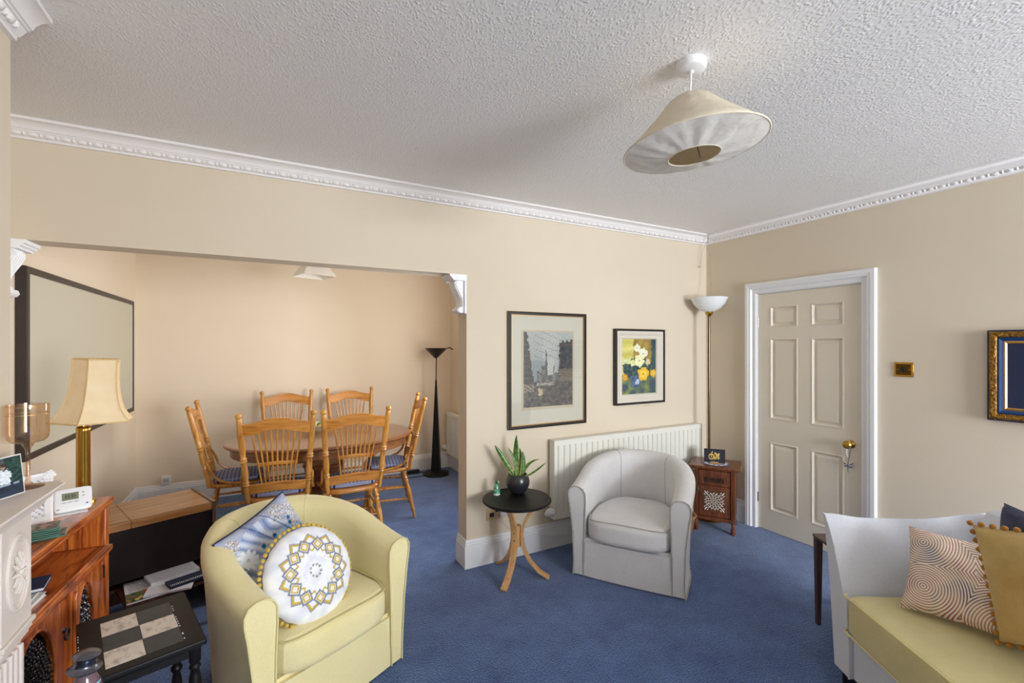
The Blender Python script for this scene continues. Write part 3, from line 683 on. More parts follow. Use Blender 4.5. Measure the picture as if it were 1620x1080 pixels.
# ---------------------------------------------------------------- dining table
t_ = thing('dining_table', 'oval oak pedestal dining table with scalloped edge in the far room', 'table', (.425,4.255,0))
b = MB(); n = 72
def oval(a, b_, z, wob=0): return [((a+wob*math.sin(k*2*PI/n*18))*math.copysign(abs(math.cos(2*PI*k/n))**.92, math.cos(2*PI*k/n)), (b_+wob*math.sin(k*2*PI/n*18))*math.copysign(abs(math.sin(2*PI*k/n))**.92, math.sin(2*PI*k/n)), z) for k in range(n)]
A, B = .742, .565
b.sweep([oval(A-.03,B-.03,.728), oval(A-.012,B-.012,.732), oval(A,B,.742), oval(A,B,.752), oval(A-.008,B-.008,.759), oval(A-.028,B-.028,.761)]); b.build('tabletop', M['oakt'], t_, smooth=40)
b = MB(); b.sweep([oval(A-.055,B-.055,.655), oval(A-.045,B-.045,.66), oval(A-.045,B-.045,.729)]); b.build('apron', M['oakt'], t_, smooth=40)
b = MB(); b.lathe([(.17,.10),(.17,.13),(.15,.16),(.14,.20),(.15,.24),(.165,.27),(.165,.29),(.175,.30),(.175,.33),(.155,.35),(.145,.40),(.155,.46),(.16,.49),(.172,.50),(.172,.52),(.16,.53),(.15,.60),(.16,.655)], n=24); b.build('pedestal', M['oakt'], t_, smooth=30)
b = MB(); b.sweep([oval(.33,.185,0), oval(.34,.195,.02), oval(.34,.195,.07), oval(.30,.18,.09), oval(.20,.165,.10)]); b.build('plinth', M['oakt'], t_, smooth=40)
t_ = thing('fruit_bowl', 'patterned glass bowl holding fruit on the oval dining table', 'bowl', (.39,4.47,.761))
b = MB(); b.lathe([(.045,0),(.05,.004),(.090,.025),(.140,.062),(.136,.064),(.085,.029),(.02,.008)], n=36); b.build('dish', mat('cut_glass', (226,224,206), .1, spec=.8), t_)
for (x, y, z, c, lab, sc_) in [(-.045,.0,.043,(206,206,90),'pale yellow-green apple on the left of the bowl',(1,1,.9)),(.03,.035,.043,(120,150,60),'green apple at the back of the bowl',(1,1,.9)),(.04,-.035,.043,(226,196,80),'yellow lemon at the right of the bowl',(1.2,.85,.85))]:
    f = thing('apple' if 'apple' in lab else 'lemon', lab, 'fruit', (.39+x,4.47+y,.761+z)); b = MB(); b.ball((0,0,0), .034, n=14, sc=sc_); b.build('skin', mat('fruit_skin', c, .4), f)
    b = MB(); b.tube([(0,0,.028),(.003,0,.04)], .002, 5); b.build('stalk', M['walnut'], f)

# ---------------------------------------------------------------- dining chairs (local: rear of seat at y=0, front towards +y)
def make_chair(label):
    c = thing('dining_chair', label, 'chair', group='spindle-back oak dining chairs')
    sw, sb = .188, .232       # half spacing of the posts at seat and at top
    def post(s, z): k = (z-.44)/.635; return Vector((s*(sw+(sb-sw)*k), -.135*k**1.12 if k > 0 else 0, z))
    for s in (-1, 1):
        prof = [(0,.015),(.10,.017),(.16,.019),(.185,.015),(.20,.022),(.215,.015),(.23,.022),(.245,.016),(.33,.0225),(.42,.019),(.455,.015),(.47,.023),(.485,.015),(.50,.023),(.515,.016),(.60,.020),(.75,.021),(.88,.018),(.935,.018),(.945,.014),(.955,.018),(.972,.0215),(.988,.018),(1,.005)]
        b = MB(); b.tube([post(s, .43+.645*t) for t, r in prof], [r for t, r in prof], 12); b.build('back_post', M['oak'], c, smooth=60)
    def rail(name, z, h, arch, bow, wfrac=1.0, th=.018, arch2=None, m='oakx'):
        arch2 = arch if arch2 is None else arch2
        secs = []; n = 16
        for i in range(n+1):
            u = -1+2*i/n; hw = abs(post(1, z).x)*wfrac; x = u*hw
            y = post(1, z).y-bow*(1-u*u); zt = z+h/2+arch*(math.cos(u*PI)+1)/2; zb = z-h/2+arch2*(math.cos(u*PI)+1)/2
            tl = (post(1, zt).y-post(1, z).y); bl = (post(1, zb).y-post(1, z).y)
            secs.append([(x,y-th/2+bl,zb),(x,y+th/2+bl,zb),(x,y+th/2+tl,zt),(x,y-th/2+tl,zt)])
        b = MB(); b.sweep(secs); return b.build(name, M[m], c, smooth=30, bevel=.003)
    rail('crest_rail', .955, .085, .042, .028); rail('lower_rail', .525, .07, .014, .018)
    rail('mid_rail', .70, .024, .010, .020, .62, .02)
    for i in range(9):
        u = (i-4)/4; zt = .920+.036*(1-u*u)*1.0
        xb, xm, xt = u*.098, u*.117, u*.152
        yb = post(1,.56).y-.018*(1-(xb/.2)**2); ym = post(1,.70).y-.020; yt = post(1,zt).y-.028*(1-(xt/.22)**2)
        b = MB(); b.tube([(xb,yb,.55),(xm,ym,.70),((xm+xt)/2,(ym+yt)/2,(.70+zt)/2),(xt,yt,zt+.012)], [.005,.0064,.0064,.005], 8); b.build('spindle', M['oak'], c)
    # seat: rounded D
    out = []
    for k in range(40):
        a = 2*PI*k/40; x = math.cos(a); y = math.sin(a)
        ex = .60; x2 = math.copysign(abs(x)**ex, x); y2 = math.copysign(abs(y)**ex, y)
        out.append((x2*(.222+.012*y2), .185+y2*.215))
    def so(k, z): return [(x*k, .185+(y-.185)*k, z) for x, y in out]
    b = MB(); b.sweep([so(.90,.414), so(.98,.418), so(1,.428), so(1,.438), so(.97,.447), so(.86,.448)][::1]); b.build('seat', M['oakx'], c, smooth=45)
    b = MB(); b.superbox((.375,.36,.042), p=4.5, puff=.25, seg=8, c=(0,.19,.467)); b.build('seat_pad', M['pad'], c, smooth=60)
    for s in (-1, 1):   # bentwood hoops
        b = MB(); P = [post(s,.66)+Vector((0,.012,0)), Vector((s*.226,.00,.60)), Vector((s*.224,.025,.53)), Vector((s*.226,.07,.485)), Vector((s*.232,.13,.462)), Vector((s*.236,.21,.452)), Vector((s*.232,.27,.447))]
        b.tube(P, [.008,.010,.010,.010,.010,.010,.008], 8); b.build('side_hoop', M['oak'], c)
        lp = [(0,.014),(.08,.018),(.13,.013),(.16,.022),(.19,.014),(.22,.022),(.25,.015),(.42,.023),(.60,.019),(.78,.015),(.82,.020),(.86,.013),(1,.013)]
        for nm, p0, p1 in (('leg',(s*.165,.05,.418),(s*.215,-.045,0)),('leg',(s*.165,.32,.418),(s*.205,.37,0))):
            b = MB(); b.turned(p0, p1, lp, 12); b.build(nm, M['oak'], c, smooth=60)
        for z in (.27, .17):
            k = 1-z/.418; ya = .05-.095*k; yb_ = .32+.05*k; x = s*(.165+.045*k)
            b = MB(); b.turned((x,ya,z), (x,yb_,z), [(0,.007),(.3,.010),(.5,.011),(.7,.010),(1,.007)], 8); b.build('stretcher', M['oak'], c)
    for y, z in ((.338,.24),(.358,.15),(.0,.22)):
        k = 1-z/.418; x = .165+.045*k; b = MB(); b.turned((-x,y if y > .1 else .05-.095*k,z), (x,y if y > .1 else .05-.095*k,z), [(0,.007),(.3,.010),(.5,.011),(.7,.010),(1,.007)], 8); b.build('stretcher', M['oak'], c)
    return c
ch = make_chair('front-left oak spindle-back dining chair with its back to us, right behind the yellow armchair')
ch.location = (.06,3.665,0); ch.rotation_euler = (0,0,math.radians(-4))
dup(ch, (.576,3.63,0), math.radians(0), 'front-right oak spindle-back dining chair with its back to us and dotted blue pad showing')
dup(ch, (.17,5.13,0), math.radians(180), 'left of the two oak dining chairs along the far side of the table')
dup(ch, (.79,5.13,0), math.radians(180), 'right of the two oak dining chairs along the far side of the table')
dup(ch, (-.405,4.40,0), math.radians(-90), 'oak dining chair at the left end of the oval table seen side-on')
dup(ch, (1.14,4.20,0), math.radians(81), 'oak dining chair at the right end of the oval table beside the black cone lamp')
# things stored under the far chairs
t_ = thing('file_box', 'open white card box standing under the dining table', 'box', (.17,4.66,0))
b = MB(); b.box((-.16,-.07,.0),(.16,.07,.012)); 
for a, c in (((-.16,-.07,0),(.16,-.06,.26)), ((-.16,.06,0),(.16,.07,.30)), ((-.16,-.07,0),(-.15,.07,.30)), ((.15,-.07,0),(.16,.07,.30))): b.box(a, c)
b.build('tray', M['paper'], t_, smooth=0)
b = MB()
for i in range(4): b.box((-.145,-.055+i*.03,.012),(.145,-.042+i*.03,.265+.01*(i % 3)))
b.build('papers', M['linenframe'], t_, smooth=0)

# ---------------------------------------------------------------- tub armchairs (local: front towards -y)
def tub_chair(name, label, loc, rz, fab, pipe, skirt=.0):
    c = thing(name, label, 'armchair', loc, rz)
    a, D, y0, bb = .318, .355, -.09, .390
    st = []
    for i in range(7): st.append((-a, -D+(y0+D)*i/7, -1, 0))
    for i in range(25):
        th = PI-PI*i/24; x, y = a*math.cos(th), y0+bb*math.sin(th)
        nx, ny = math.cos(th)/a, math.sin(th)/bb; L = math.hypot(nx, ny); st.append((x, y, nx/L, ny/L))
    for i in range(7): st.append((a, y0-(y0+D)*(i+1)/7, 1, 0))
    def top(y): return .588+.142*sstep((y+.42)/.70)
    def section(x, y, nx, ny):
        h = top(y); q = sstep((y+D)/.25)
        S = [(.024+skirt,.008),(.026+skirt*.4,.10),(.038,.30),(.056,h-.14),(.068,h-.07),(.068,h-.035),(.055,h-.010),(.028,h+.002),(-.006,h+.001),(-.034,h-.012),(-.050,h-.04),(-.052,h-.10),(-.046,.36),(-.042,.10),(-.042,.008)]
        return [(x+nx*o, y+ny*o, z) for o, z in S]
    secs = [section(*s) for s in st]
    b = MB(); b.sweep(secs); b.build('upholstered_shell', fab, c, smooth=50, bevel=.006)
    for k in (0, -1):
        x, y, nx, ny = st[k]; S = section(x, y-.003, nx, ny)
        b = MB(); b.tube(S[:-1], .0035, 6); b.build('arm_piping', pipe, c)
    # front panel with seams
    b = MB(); P = []
    for i in range(13):
        u = -1+i/6; x = u*(a-.040); P.append([(x,-D+.004-.008*(1-u*u),.008),(x,-D+.004-.006*(1-u*u),.24),(x,-D+.03,.24),(x,-D+.03,.008)])
    b.sweep(P); b.build('front_panel', fab, c, smooth=40)
    b = MB(); b.box((-a+.045,-D+.02,.02),(a-.045,.10,.255)); b.build('seat_base', fab, c)
    b = MB(); b.superbox((.548,.60,.165), p=5.5, puff=.22, seg=14, c=(0,-.085,.325))
    # shape the cushion: round at the back, bowed at the front, soft belly
    for i, v in enumerate(b.v):
        u = v.x/.274; fy = (v.y+.385)/.60
        if fy < .5: v.y -= .018*(1-u*u)*(1-2*fy)
        if fy > .45: v.x *= 1-.42*((fy-.45)/.55)**2
        v.z = max(v.z, .252) if fy > .3 else v.z
    b.build('seat_cushion', fab, c, smooth=70)
    pts = []
    for i in range(19):
        u = -1+i/9; k = abs(u)**7; pts.append((u*.268, -.385+.012-.018*(1-u*u)+.05*k, .386+.014*(1-u*u)))
    b = MB(); b.tube([(-.262,.0,.398),(-.268,-.25,.396)]+pts[1:-1]+[(.268,-.25,.396),(.262,0,.398)], .0030, 6); b.build('cushion_piping', pipe, c)
    for s in (-1, 1):
        b = MB(); b.tube([(s*(a-.040),-D-.004,.008),(s*(a-.040),-D-.004,.25)], .003, 6); b.build('seam_piping', pipe, c)
    for s in (-1, 1):   # vertical back seams
        k = 14 if s < 0 else 24; x, y, nx, ny = st[k]; S = section(x+0*nx, y, nx, ny)
        b = MB(); b.tube([(p[0]-nx*(.0) , p[1], p[2]+.0008) for p in S[5:13]], .0022, 6); b.build('back_seam', pipe, c)
    if skirt:
        b = MB(); b.tube([(s[0][0], s[0][1], .010) for s in secs], .008, 6); b.build('hem', pipe, c)
    return c
FY = math.atan2(.453, .893)
tub_chair('tub_chair', 'pale yellow fabric tub armchair holding two cushions in the foreground', (.106,2.366,0), FY, M['yellowfab'], M['yellowpipe'])
tub_chair('tub_chair', 'light grey slipcovered tub armchair in front of the long radiator', (2.290,2.400,0), math.radians(-55), M['greyfab'], M['greypipe'], .012)

# ---------------------------------------------------------------- throw cushions
def pillow(name, label, loc, R, w, h, th, fab, colf=None, pinch=.07, group=None, n=28):
    c = thing(name, label, 'cushion', loc, group=group); c.rotation_euler = R.to_euler()
    def pos(sg):
        def f(u, v):
            x = 2*u-1; y = 2*v-1
            px = x*(1-pinch*(1-y*y)*abs(x)**1.5)*w/2; py = y*(1-pinch*(1-x*x)*abs(y)**1.5)*h/2
            e = max(0, (1-x**4))*max(0, (1-y**4)); t = th/2*e**.42
            t += .006*nz(u*5, v*5, sg)*e
            return (px, py, sg*t)
        return f
    b = MB(); N = n if colf is None else 90
    b.grid(N, N, pos(1), colf); b.grid(28, 28, pos(-1), (lambda u, v: (150,156,186)) if colf else None, flip=True)
    b.build('cover', fab, c, smooth=60)
    return c
def edge_pts(w, h, pinch, n=16, out=1.0):
    P = []
    def q(x, y): return Vector((x*(1-pinch*(1-y*y)*abs(x)**1.5)*w/2*out, y*(1-pinch*(1-x*x)*abs(y)**1.5)*h/2*out, 0))
    for i in range(n): P.append(q(-1+2*i/n, -1))
    for i in range(n): P.append(q(1, -1+2*i/n))
    for i in range(n): P.append(q(1-2*i/n, 1))
    for i in range(n): P.append(q(-1, 1-2*i/n))
    return P
def basis(xv, nv):
    nv = Vector(nv).normalized(); xv = Vector(xv); xv = (xv-nv*xv.dot(nv)).normalized(); yv = nv.cross(xv)
    return Matrix((xv, yv, nv)).transposed()
def peacock(u, v):
    col = mixc((150,160,192), (190,196,216), .5+1.1*nz(u*4, v*4)+.4*nz(u*14, v*14))
    # sweeping tail barbs
    s = math.sin((u*.9+v*.5)*46+6*nz(u*3, v*3)); r = math.hypot(u-.42, v-.52)
    if r < .42 and s > .35: col = mixc(col, (224,230,242), .7)
    if r < .42 and s < -.75: col = mixc(col, (84,120,176), .55)
    # white star flowers
    for cx, cy, R in ((.16,.20,.15),(.12,.62,.13),(.33,.06,.12),(.44,.20,.10)):
        q = math.hypot(u-cx, v-cy); a = math.atan2(v-cy, u-cx)
        if q < R*(.55+.45*abs(math.sin(a*5))): col = (236,240,248)
        if q < R*.16: col = (190,198,214)
    # eye spots
    rn = random.Random(11)
    for k in range(26):
        cx, cy = .30+.5*rn.random(), .30+.42*rn.random()
        q = math.hypot((u-cx), (v-cy)*.8)
        if q < .034: col = (206,196,176)
        if q < .027: col = mixc((34,92,160), (70,150,200), .5+nz(u*40, v*40))
        if q < .012: col = (24,52,110)
    # body
    if ((u-.80)/.13)**2+((v-.52)/.09)**2 < 1: col = mixc((60,120,190), (160,200,232), .5+1.5*nz(u*14, v*14))
    if ((u-.64)/.12)**2+((v-.60)/.06)**2 < 1: col = mixc((190,214,236), (120,170,214), .5+nz(u*12, v*12))
    # flecked golden blossom
    for cx, cy, R in ((.92,.80,.12),(.72,.86,.12),(.86,.62,.07),(.08,.86,.08)):
        if math.hypot(u-cx, v-cy) < R and nz(u*48, v*48, 5) > .02: col = (150,116,60) if nz(u*60, v*60) > 0 else (228,224,214)
    if abs(math.sin(u*9+v*4)-.5) < .06 and v > .5: col = mixc(col, (34,62,120), .7)
    return col
def cam_pt(u, v, t):
    a = (u-810)/718; S, C = math.sin(math.radians(28.2)), math.cos(math.radians(28.2))
    return Vector(((S+a*C)*t, (C-a*S)*t, 1.526+(548-v)/718*t))
# blue peacock cushion, standing on one corner against the back of the yellow chair
cx = Vector((-.015,2.33,.60)); nrm = Vector((.50,-.80,.42))
up = Vector((.35,.35,.85))
R1 = basis(Vector((.75,.25,.40)), nrm)
cx += Vector((.032,.018,0.0))
pc = pillow('throw_cushion', 'blue and white peacock-print square cushion with navy piping in the yellow armchair', cx, R1, .365, .365, .12, M['artc'], peacock)
b = MB(); b.tube(edge_pts(.365,.365,.07), .005, 8, closed=True); b.build('piping', M['navy'], pc)
# round white medallion cushion
def mandala(u, v):
    x, y = 2*u-1, 2*v-1; r = math.hypot(x, y); a = math.atan2(y, x); col = mixc((228,230,240), (250,250,252), .5+nz(u*9, v*9))
    n = 11; s = a/(2*PI)*n; k = round(s); da = (s-k)*2*PI/n
    R0 = .56; dx = abs(r*math.sin(da)); dy = abs(r*math.cos(da)-R0)
    q = (dx+dy)/.172
    if q < 1.0: col = (128,132,154)
    if q < .72: col = (240,240,242)
    if q < .62: col = (206,176,50)
    if q < .38: col = (246,240,226)
    if q < .18: col = (248,224,214)
    if q >= 1.0 and r > .30:
        s2 = s-.5; k2 = round(s2); d2 = (s2-k2)*2*PI/n
        ex = abs(r*math.sin(d2)); 
        e1 = (r*math.cos(d2)-.70)-.0*ex; e2 = r*math.cos(d2)-.44
        if .0 < e1-ex*-.9+.0 and False: pass
        w1 = (r*math.cos(d2)-.64)+ex*.95-.07
        if -.0 < w1-.02 < .055 and ex < .17: col = (210,180,60)
        elif .055 <= w1-.02 < .09 and ex < .15: col = (150,150,168)
        w2 = .47-r*math.cos(d2)+ex*.95-.03
        if 0 < w2 < .045 and ex < .13: col = (206,180,70)
    if .30 < r < .40 and q > 1 and nz(u*40, v*40) > -.1: col = mixc(col, (252,252,254), .7)
    if abs(r-.125) < .05:
        kk = (a/(2*PI)*9) % 1
        if math.hypot((kk-.5)*.09, r-.125) < .028: col = (70,66,60) if math.hypot((kk-.5)*.09, r-.125) > .014 else (236,236,236)
    return col
mc = thing('throw_cushion', 'round white cushion with grey and yellow medallion pattern and yellow pompom edge', 'cushion', (.152,2.122,.558))
R2 = basis(Vector((.86,.42,.08)), Vector((.42,-.80,.46))); mc.rotation_euler = R2.to_euler()
def disc(sg):
    def f(u, v):
        x, y = 2*u-1, 2*v-1; m_ = max(abs(x), abs(y)); r = math.hypot(x, y)
        if r > 1e-6: x, y = x*m_/r, y*m_/r
        a = math.atan2(y, x); t = .062*(1-m_**3.2)**.5
        rr = .190*(1+.006*math.sin(a*23)*m_**4)
        if m_ > .05: t -= .0035*abs(math.sin(a*16))*m_*(1-m_)*3
        if m_ < .2: t -= .012*(1-m_/.2)
        return (x*rr, y*rr, sg*t)
    return f
def mand_sq(u, v):
    x, y = 2*u-1, 2*v-1; m_ = max(abs(x), abs(y)); r = math.hypot(x, y)
    if r > 1e-6: x, y = x*m_/r, y*m_/r
    return mandala((x+1)/2, (y+1)/2)
b = MB(); b.grid(130, 130, disc(1), mand_sq); b.grid(30, 30, disc(-1), lambda u, v: (240,240,244), flip=True); b.build('cover', M['artc'], mc, smooth=60)
pm = None
for i in range(56):
    a = 2*PI*i/56
    if pm is None:
        b = MB(); b.ball((0,0,0), .0095, n=8); pm = b.build('pompom', M['gold_pom'], mc); o = pm
    else: o = pm.copy(); sc.collection.objects.link(o); o.parent = mc
    o.location = (.200*math.cos(a), .200*math.sin(a), -.010)

# ---------------------------------------------------------------- round side table with bent legs, plant, figurine
t_ = thing('round_side_table', 'round black-topped side table on curved birch legs beside the grey armchair', 'side table', (1.455,2.645,0))
b = MB(); b.lathe([(.195,.498),(.222,.500),(.229,.506),(.229,.514),(.224,.519),(.215,.520)], n=64); b.build('tabletop', M['black'], t_, smooth=30)
for k, ang in enumerate((218, -38, 98)):
    a = math.radians(ang); dx, dy = math.cos(a), math.sin(a); prof = []
    path = [(.150,.497),(.110,.455),(.072,.40),(.046,.345),(.034,.29),(.036,.23),(.056,.165),(.095,.10),(.150,.045),(.215,.008)]
    secs = []
    for i, (r, z) in enumerate(path):
        p0 = path[max(i-1,0)]; p1 = path[min(i+1,len(path)-1)]; tx, tz = p1[0]-p0[0], p1[1]-p0[1]; L = math.hypot(tx, tz); nx_, nz_ = -tz/L*.009, tx/L*.009
        hw = .020
        secs.append([(dx*(r+nx_)-dy*hw, dy*(r+nx_)+dx*hw, max(0,z+nz_)), (dx*(r+nx_)+dy*hw, dy*(r+nx_)-dx*hw, max(0,z+nz_)), (dx*(r-nx_)+dy*hw, dy*(r-nx_)-dx*hw, max(0,z-nz_)), (dx*(r-nx_)-dy*hw, dy*(r-nx_)+dx*hw, max(0,z-nz_))])
    b = MB(); b.sweep(secs); lg = b.build('leg', M['birch'], t_, smooth=40, bevel=.002, weld=True)
    for z in (.30,.25):
        b = MB(); b.ball((dx*.043,dy*.043,z), .005, n=8); b.build('screw', M['ebony'], lg)
b = MB(); b.lathe([(.026,.20),(.026,.34)], n=12); b.build('centre_block', M['birch'], t_)
pl = thing('snake_plant', 'variegated snake plant in a round charcoal pot on the round side table', 'plant', (1.512,2.735,.520))
b = MB(); b.lathe([(.036,0),(.046,.004),(.068,.03),(.080,.062),(.081,.085),(.074,.112),(.064,.130),(.060,.132),(.060,.118),(.03,.112)], n=40); b.build('pot', mat('charcoal_pot', (38,38,44), .3, coat=.3), pl, smooth=60)
b = MB(); b.lathe([(.061,.108),(.03,.114),(.005,.114)], n=24); b.build('soil', noisy('potting_soil', (40,28,20), (70,52,38), 60, .95), pl)
def leafcol(u, v):
    e = abs(2*u-1); g = mixc((52,92,40), (120,150,80), .5+.9*math.sin(v*42+5*nz(u*4, v*9)))
    g = mixc(g, (40,84,36), sstep((v-.4)*2)*.6)
    return (206,206,110) if e > .72+.15*v else g
def leaf(base, tip, bulge, wd, tw, name='leaf'):
    base, tip = Vector(base), Vector(tip); n = 14; b = MB(); mid = (base+tip)/2+Vector(bulge)
    def P(s): return base*(1-s)**2+mid*2*s*(1-s)+tip*s*s
    Rc = Vector((.8813,-.4726,0)); Fc = Vector((.4726,.8813,0)); side = Rc*math.cos(tw)+Fc*math.sin(tw)
    def pos(sg):
        def f(u, v):
            d = (P(min(1, v+.02))-P(max(0, v-.02))).normalized(); s = (side-d*side.dot(d)).normalized(); nn = d.cross(s)
            w_ = wd*(.62+.55*math.sin(PI*min(1, v*.8+.05)))*(1-v**5)**.8+.0006
            x = 2*u-1; return P(v)+s*x*w_/2*1.0+nn*((x*x)*.18*w_+sg*.0012*(1-x*x))
        return f
    b.grid(8, n*2, pos(1), leafcol); b.grid(8, n*2, pos(-1), leafcol, flip=True); return b.build(name, M['leaf'], pl, smooth=60)
def lp(px_, pz, dep=0): # plant-local point from sideways / up / towards-camera offsets
    return Vector((.8813,-.4726,0))*px_+Vector((-.4726,-.8813,0))*dep+Vector((0,0,pz))
leaf(lp(-.018,.105,.01), lp(-.158,.335,.03), lp(-.0,.01), .036, .2)
leaf(lp(-.005,.105,-.01), lp(-.008,.395,-.02), lp(-.012,0), .040, -.3)
leaf(lp(-.005,.105,.02), lp(-.066,.315,.02), lp(.04,.0), .024, .6)
leaf(lp(.018,.105,.015), lp(.030,.288,.0), lp(.03,0), .030, .3)
leaf(lp(.010,.105,-.02), lp(.012,.30,-.05), lp(.018,0), .030, -.6)
leaf(lp(.028,.105,.0), lp(.150,.235,.01), lp(-.035,.04), .030, .5)
leaf(lp(.010,.105,.03), lp(.190,.222,.05), lp(.0,-.04), .030, .6)
fg = thing('figurine', 'little green glazed seated figurine standing left of the plant pot', 'ornament', (1.365,2.765,.520))
def gcol(z): return mixc((18,88,62), (110,190,150), .5+1.4*nz(z*90, z*40, 2))
b = MB(); prof = [(.022,0),(.024,.006),(.022,.012),(.020,.02),(.021,.035),(.018,.050),(.013,.062),(.010,.070),(.012,.078),(.012,.086),(.008,.094),(.002,.098)]
b.lathe(prof, n=20, sx=1.05, sy=.8)
b.c = [lin((226,228,220)) if v.z < .008 else (lin((206,190,150)) if v.z > .074 and v.x > .0 else lin(gcol(v.z+v.x*.8+v.y*.5))) for v in b.v]
k = len(b.v); b.ball((.012,-.006,.035), .010, n=10); b.ball((.014,-.010,.020), .009, n=10); b.ball((.004,-.004,.086), .0125, n=10)
b.c = b.c[:k]+[lin(gcol(v.z+v.x)) if v.z < .07 else (lin((206,188,150)) if v.x > .003 else lin((20,80,58))) for v in b.v[k:]]
b.build('body', M['ceramic'], fg)

# ---------------------------------------------------------------- little carved corner cabinet
ca = math.atan2(-.83, .56)   # local x along the front
t_ = thing('corner_cabinet', 'small carved dark wood cabinet with a white lattice panel door in the room corner', 'cabinet', (3.215,2.492,0), ca)
W_, D_ = .315, .29     # local: x centred, y from 0 (front) to D_
b = MB(); b.box((-W_/2-.035,-.03,.525),(W_/2+.04,D_+.01,.545)); b.box((-W_/2-.015,-.012,.515),(W_/2+.018,D_+.005,.526)); b.build('top', M['mahog'], t_, bevel=.004)
for sx, sy in ((-1,0),(1,0),(-1,1),(1,1)):
    x = sx*(W_/2-.018); y = .018 if sy == 0 else D_-.018
    b = MB(); b.box((x-.018,y-.018,.10),(x+.018,y+.018,.516))
    for i in range(3): b.tube([(x-.011+i*.011,y-.019,.13),(x-.011+i*.011,y-.019,.50)], .0035, 6)
    b.lathe([(.016,0),(.020,.012),(.019,.045),(.012,.052),(.018,.060),(.012,.068),(.018,.076),(.013,.086),(.018,.10)], c=(x,y,0), n=14); b.build('leg', M['mahog'], t_, smooth=30)
b = MB(); b.box((-W_/2+.03,.02,.11),(W_/2-.03,D_-.01,.516)); b.box((-W_/2+.004,.03,.12),(W_/2-.004,D_-.03,.516)); b.build('carcass', M['mahog'], t_)
b = MB(); b.box((-W_/2+.03,.0,.098),(W_/2-.03,.04,.124)); b.build('bottom_rail', M['mahog'], t_, bevel=.003)
dr = MB(); dr.box((-W_/2+.040,.006,.130),(W_/2-.040,.022,.378)); dro = dr.build('door', M['mahog'], t_, bevel=.003)
b = MB(); b.box((-.090,.003,.165),(.092,.008,.352)); b.build('door_panel', wood('panel_wood', [(78,44,22),(100,60,32),(112,70,38)], 2, 4, .4, .2, 10), dro, bevel=.002)
b = MB(); rn = random.Random(5)
for ring, nn_, rr in ((.014,6,.006),(.030,10,.008),(.048,14,.009),(.064,18,.009)):
    for i in range(nn_):
        a = 2*PI*i/nn_+ring*20; x, z = ring*math.cos(a)*1.08, ring*math.sin(a)*1.05
        b.ball((0,0,0), 1, n=6, T=Matrix.Translation((x,.001,.258+z)) @ Matrix.Rotation(-a+.8*math.sin(i*2.4), 4, 'Y') @ Matrix.Diagonal((rr*.95,.004,rr*.34,1)))
for sx in (-1,1):
    for sz in (-1,1):
        for q in ((.062,.062,.016),(.072,.050,.010),(.050,.072,.010),(.070,.074,.009)): b.ball((0,0,0), 1, n=6, T=Matrix.Translation((sx*q[0],.002,.258+sz*q[1])) @ Matrix.Rotation(-sx*sz*.8, 4, 'Y') @ Matrix.Diagonal((q[2],.0025,q[2]*.3,1)))
for r in (.009,.022,.040,.057): b.tube([(r*1.08*math.cos(a),.002,.258+r*1.05*math.sin(a)) for a in [2*PI*i/24 for i in range(24)]], .0015, 4, closed=True)
b.build('lattice_inlay', mat('ivory_inlay', (250,248,240), .5), dro)
b = MB(); b.box((-W_/2+.040,.006,.386),(W_/2-.040,.02,.505)); b.box((-.10,.0,.395),(.10,.012,.402)); b.box((-.10,.0,.462),(.10,.012,.469)); b.box((-.10,.0,.395),(-.093,.012,.469)); b.box((.093,.0,.395),(.10,.012,.469)); dd = b.build('drawer_front', M['mahog'], t_, bevel=.002)
b = MB(); b.box((-.072,.002,.412),(.072,.007,.452))
for i in range(22): b.box((-.070+i*.0064,-.001,.413),(-.0675+i*.0064,.003,.451))
b.build('slatted_panel', M['walnut'], dd, smooth=0)
b = MB(); b.box((-W_/2+.022,.000,.325),(-W_/2+.042,.006,.385)); b.ball((-W_/2+.034,-.008,.35), .007, n=8); b.tube([(-W_/2+.034,-.008,.35),(-W_/2+.036,-.010,.325)], .003, 6); b.build('latch', mat('aged_brass', (120,108,84), .35, .8), t_)
# doily and plaque on it
CT = Matrix.Translation((3.215,2.492,0)) @ Matrix.Rotation(ca, 4, 'Z')
b = MB()
def doc(u, v):
    r = math.hypot(2*u-1, 2*v-1); a = math.atan2(2*v-1, 2*u-1)
    if r > .86: return (52,62,110) if math.sin(a*16) > 0 else (90,100,150)
    if r > .66: return (232,232,240) if math.sin(a*12) > -.3 else (150,60,70)
    if r > .5: return (74,60,120) if math.sin(a*14) > 0 else (60,120,170)
    return (176,130,80)
def dpos(u, v):
    x, y = 2*u-1, 2*v-1; m_ = max(abs(x), abs(y)); r = math.hypot(x, y)
    if r > 1e-6: x, y = x*m_/r, y*m_/r
    return (x*.105, y*.105, .0025)
def dcol(u, v):
    x, y = 2*u-1, 2*v-1; m_ = max(abs(x), abs(y)); r = math.hypot(x, y)
    if r > 1e-6: x, y = x*m_/r, y*m_/r
    return doc((x+1)/2, (y+1)/2)
b.grid(48, 48, dpos, dcol); b.grid(48, 48, lambda u, v: (*dpos(u, v)[:2], 0), dcol, flip=True)
dl = b.build('doily', M['artc'], smooth=0); dl.location = CT @ Vector((.005,.115,.5455)); dl.rotation_euler = (0,0,ca)
tag(dl, 'round purple and white patterned doily on top of the corner cabinet', 'doily')
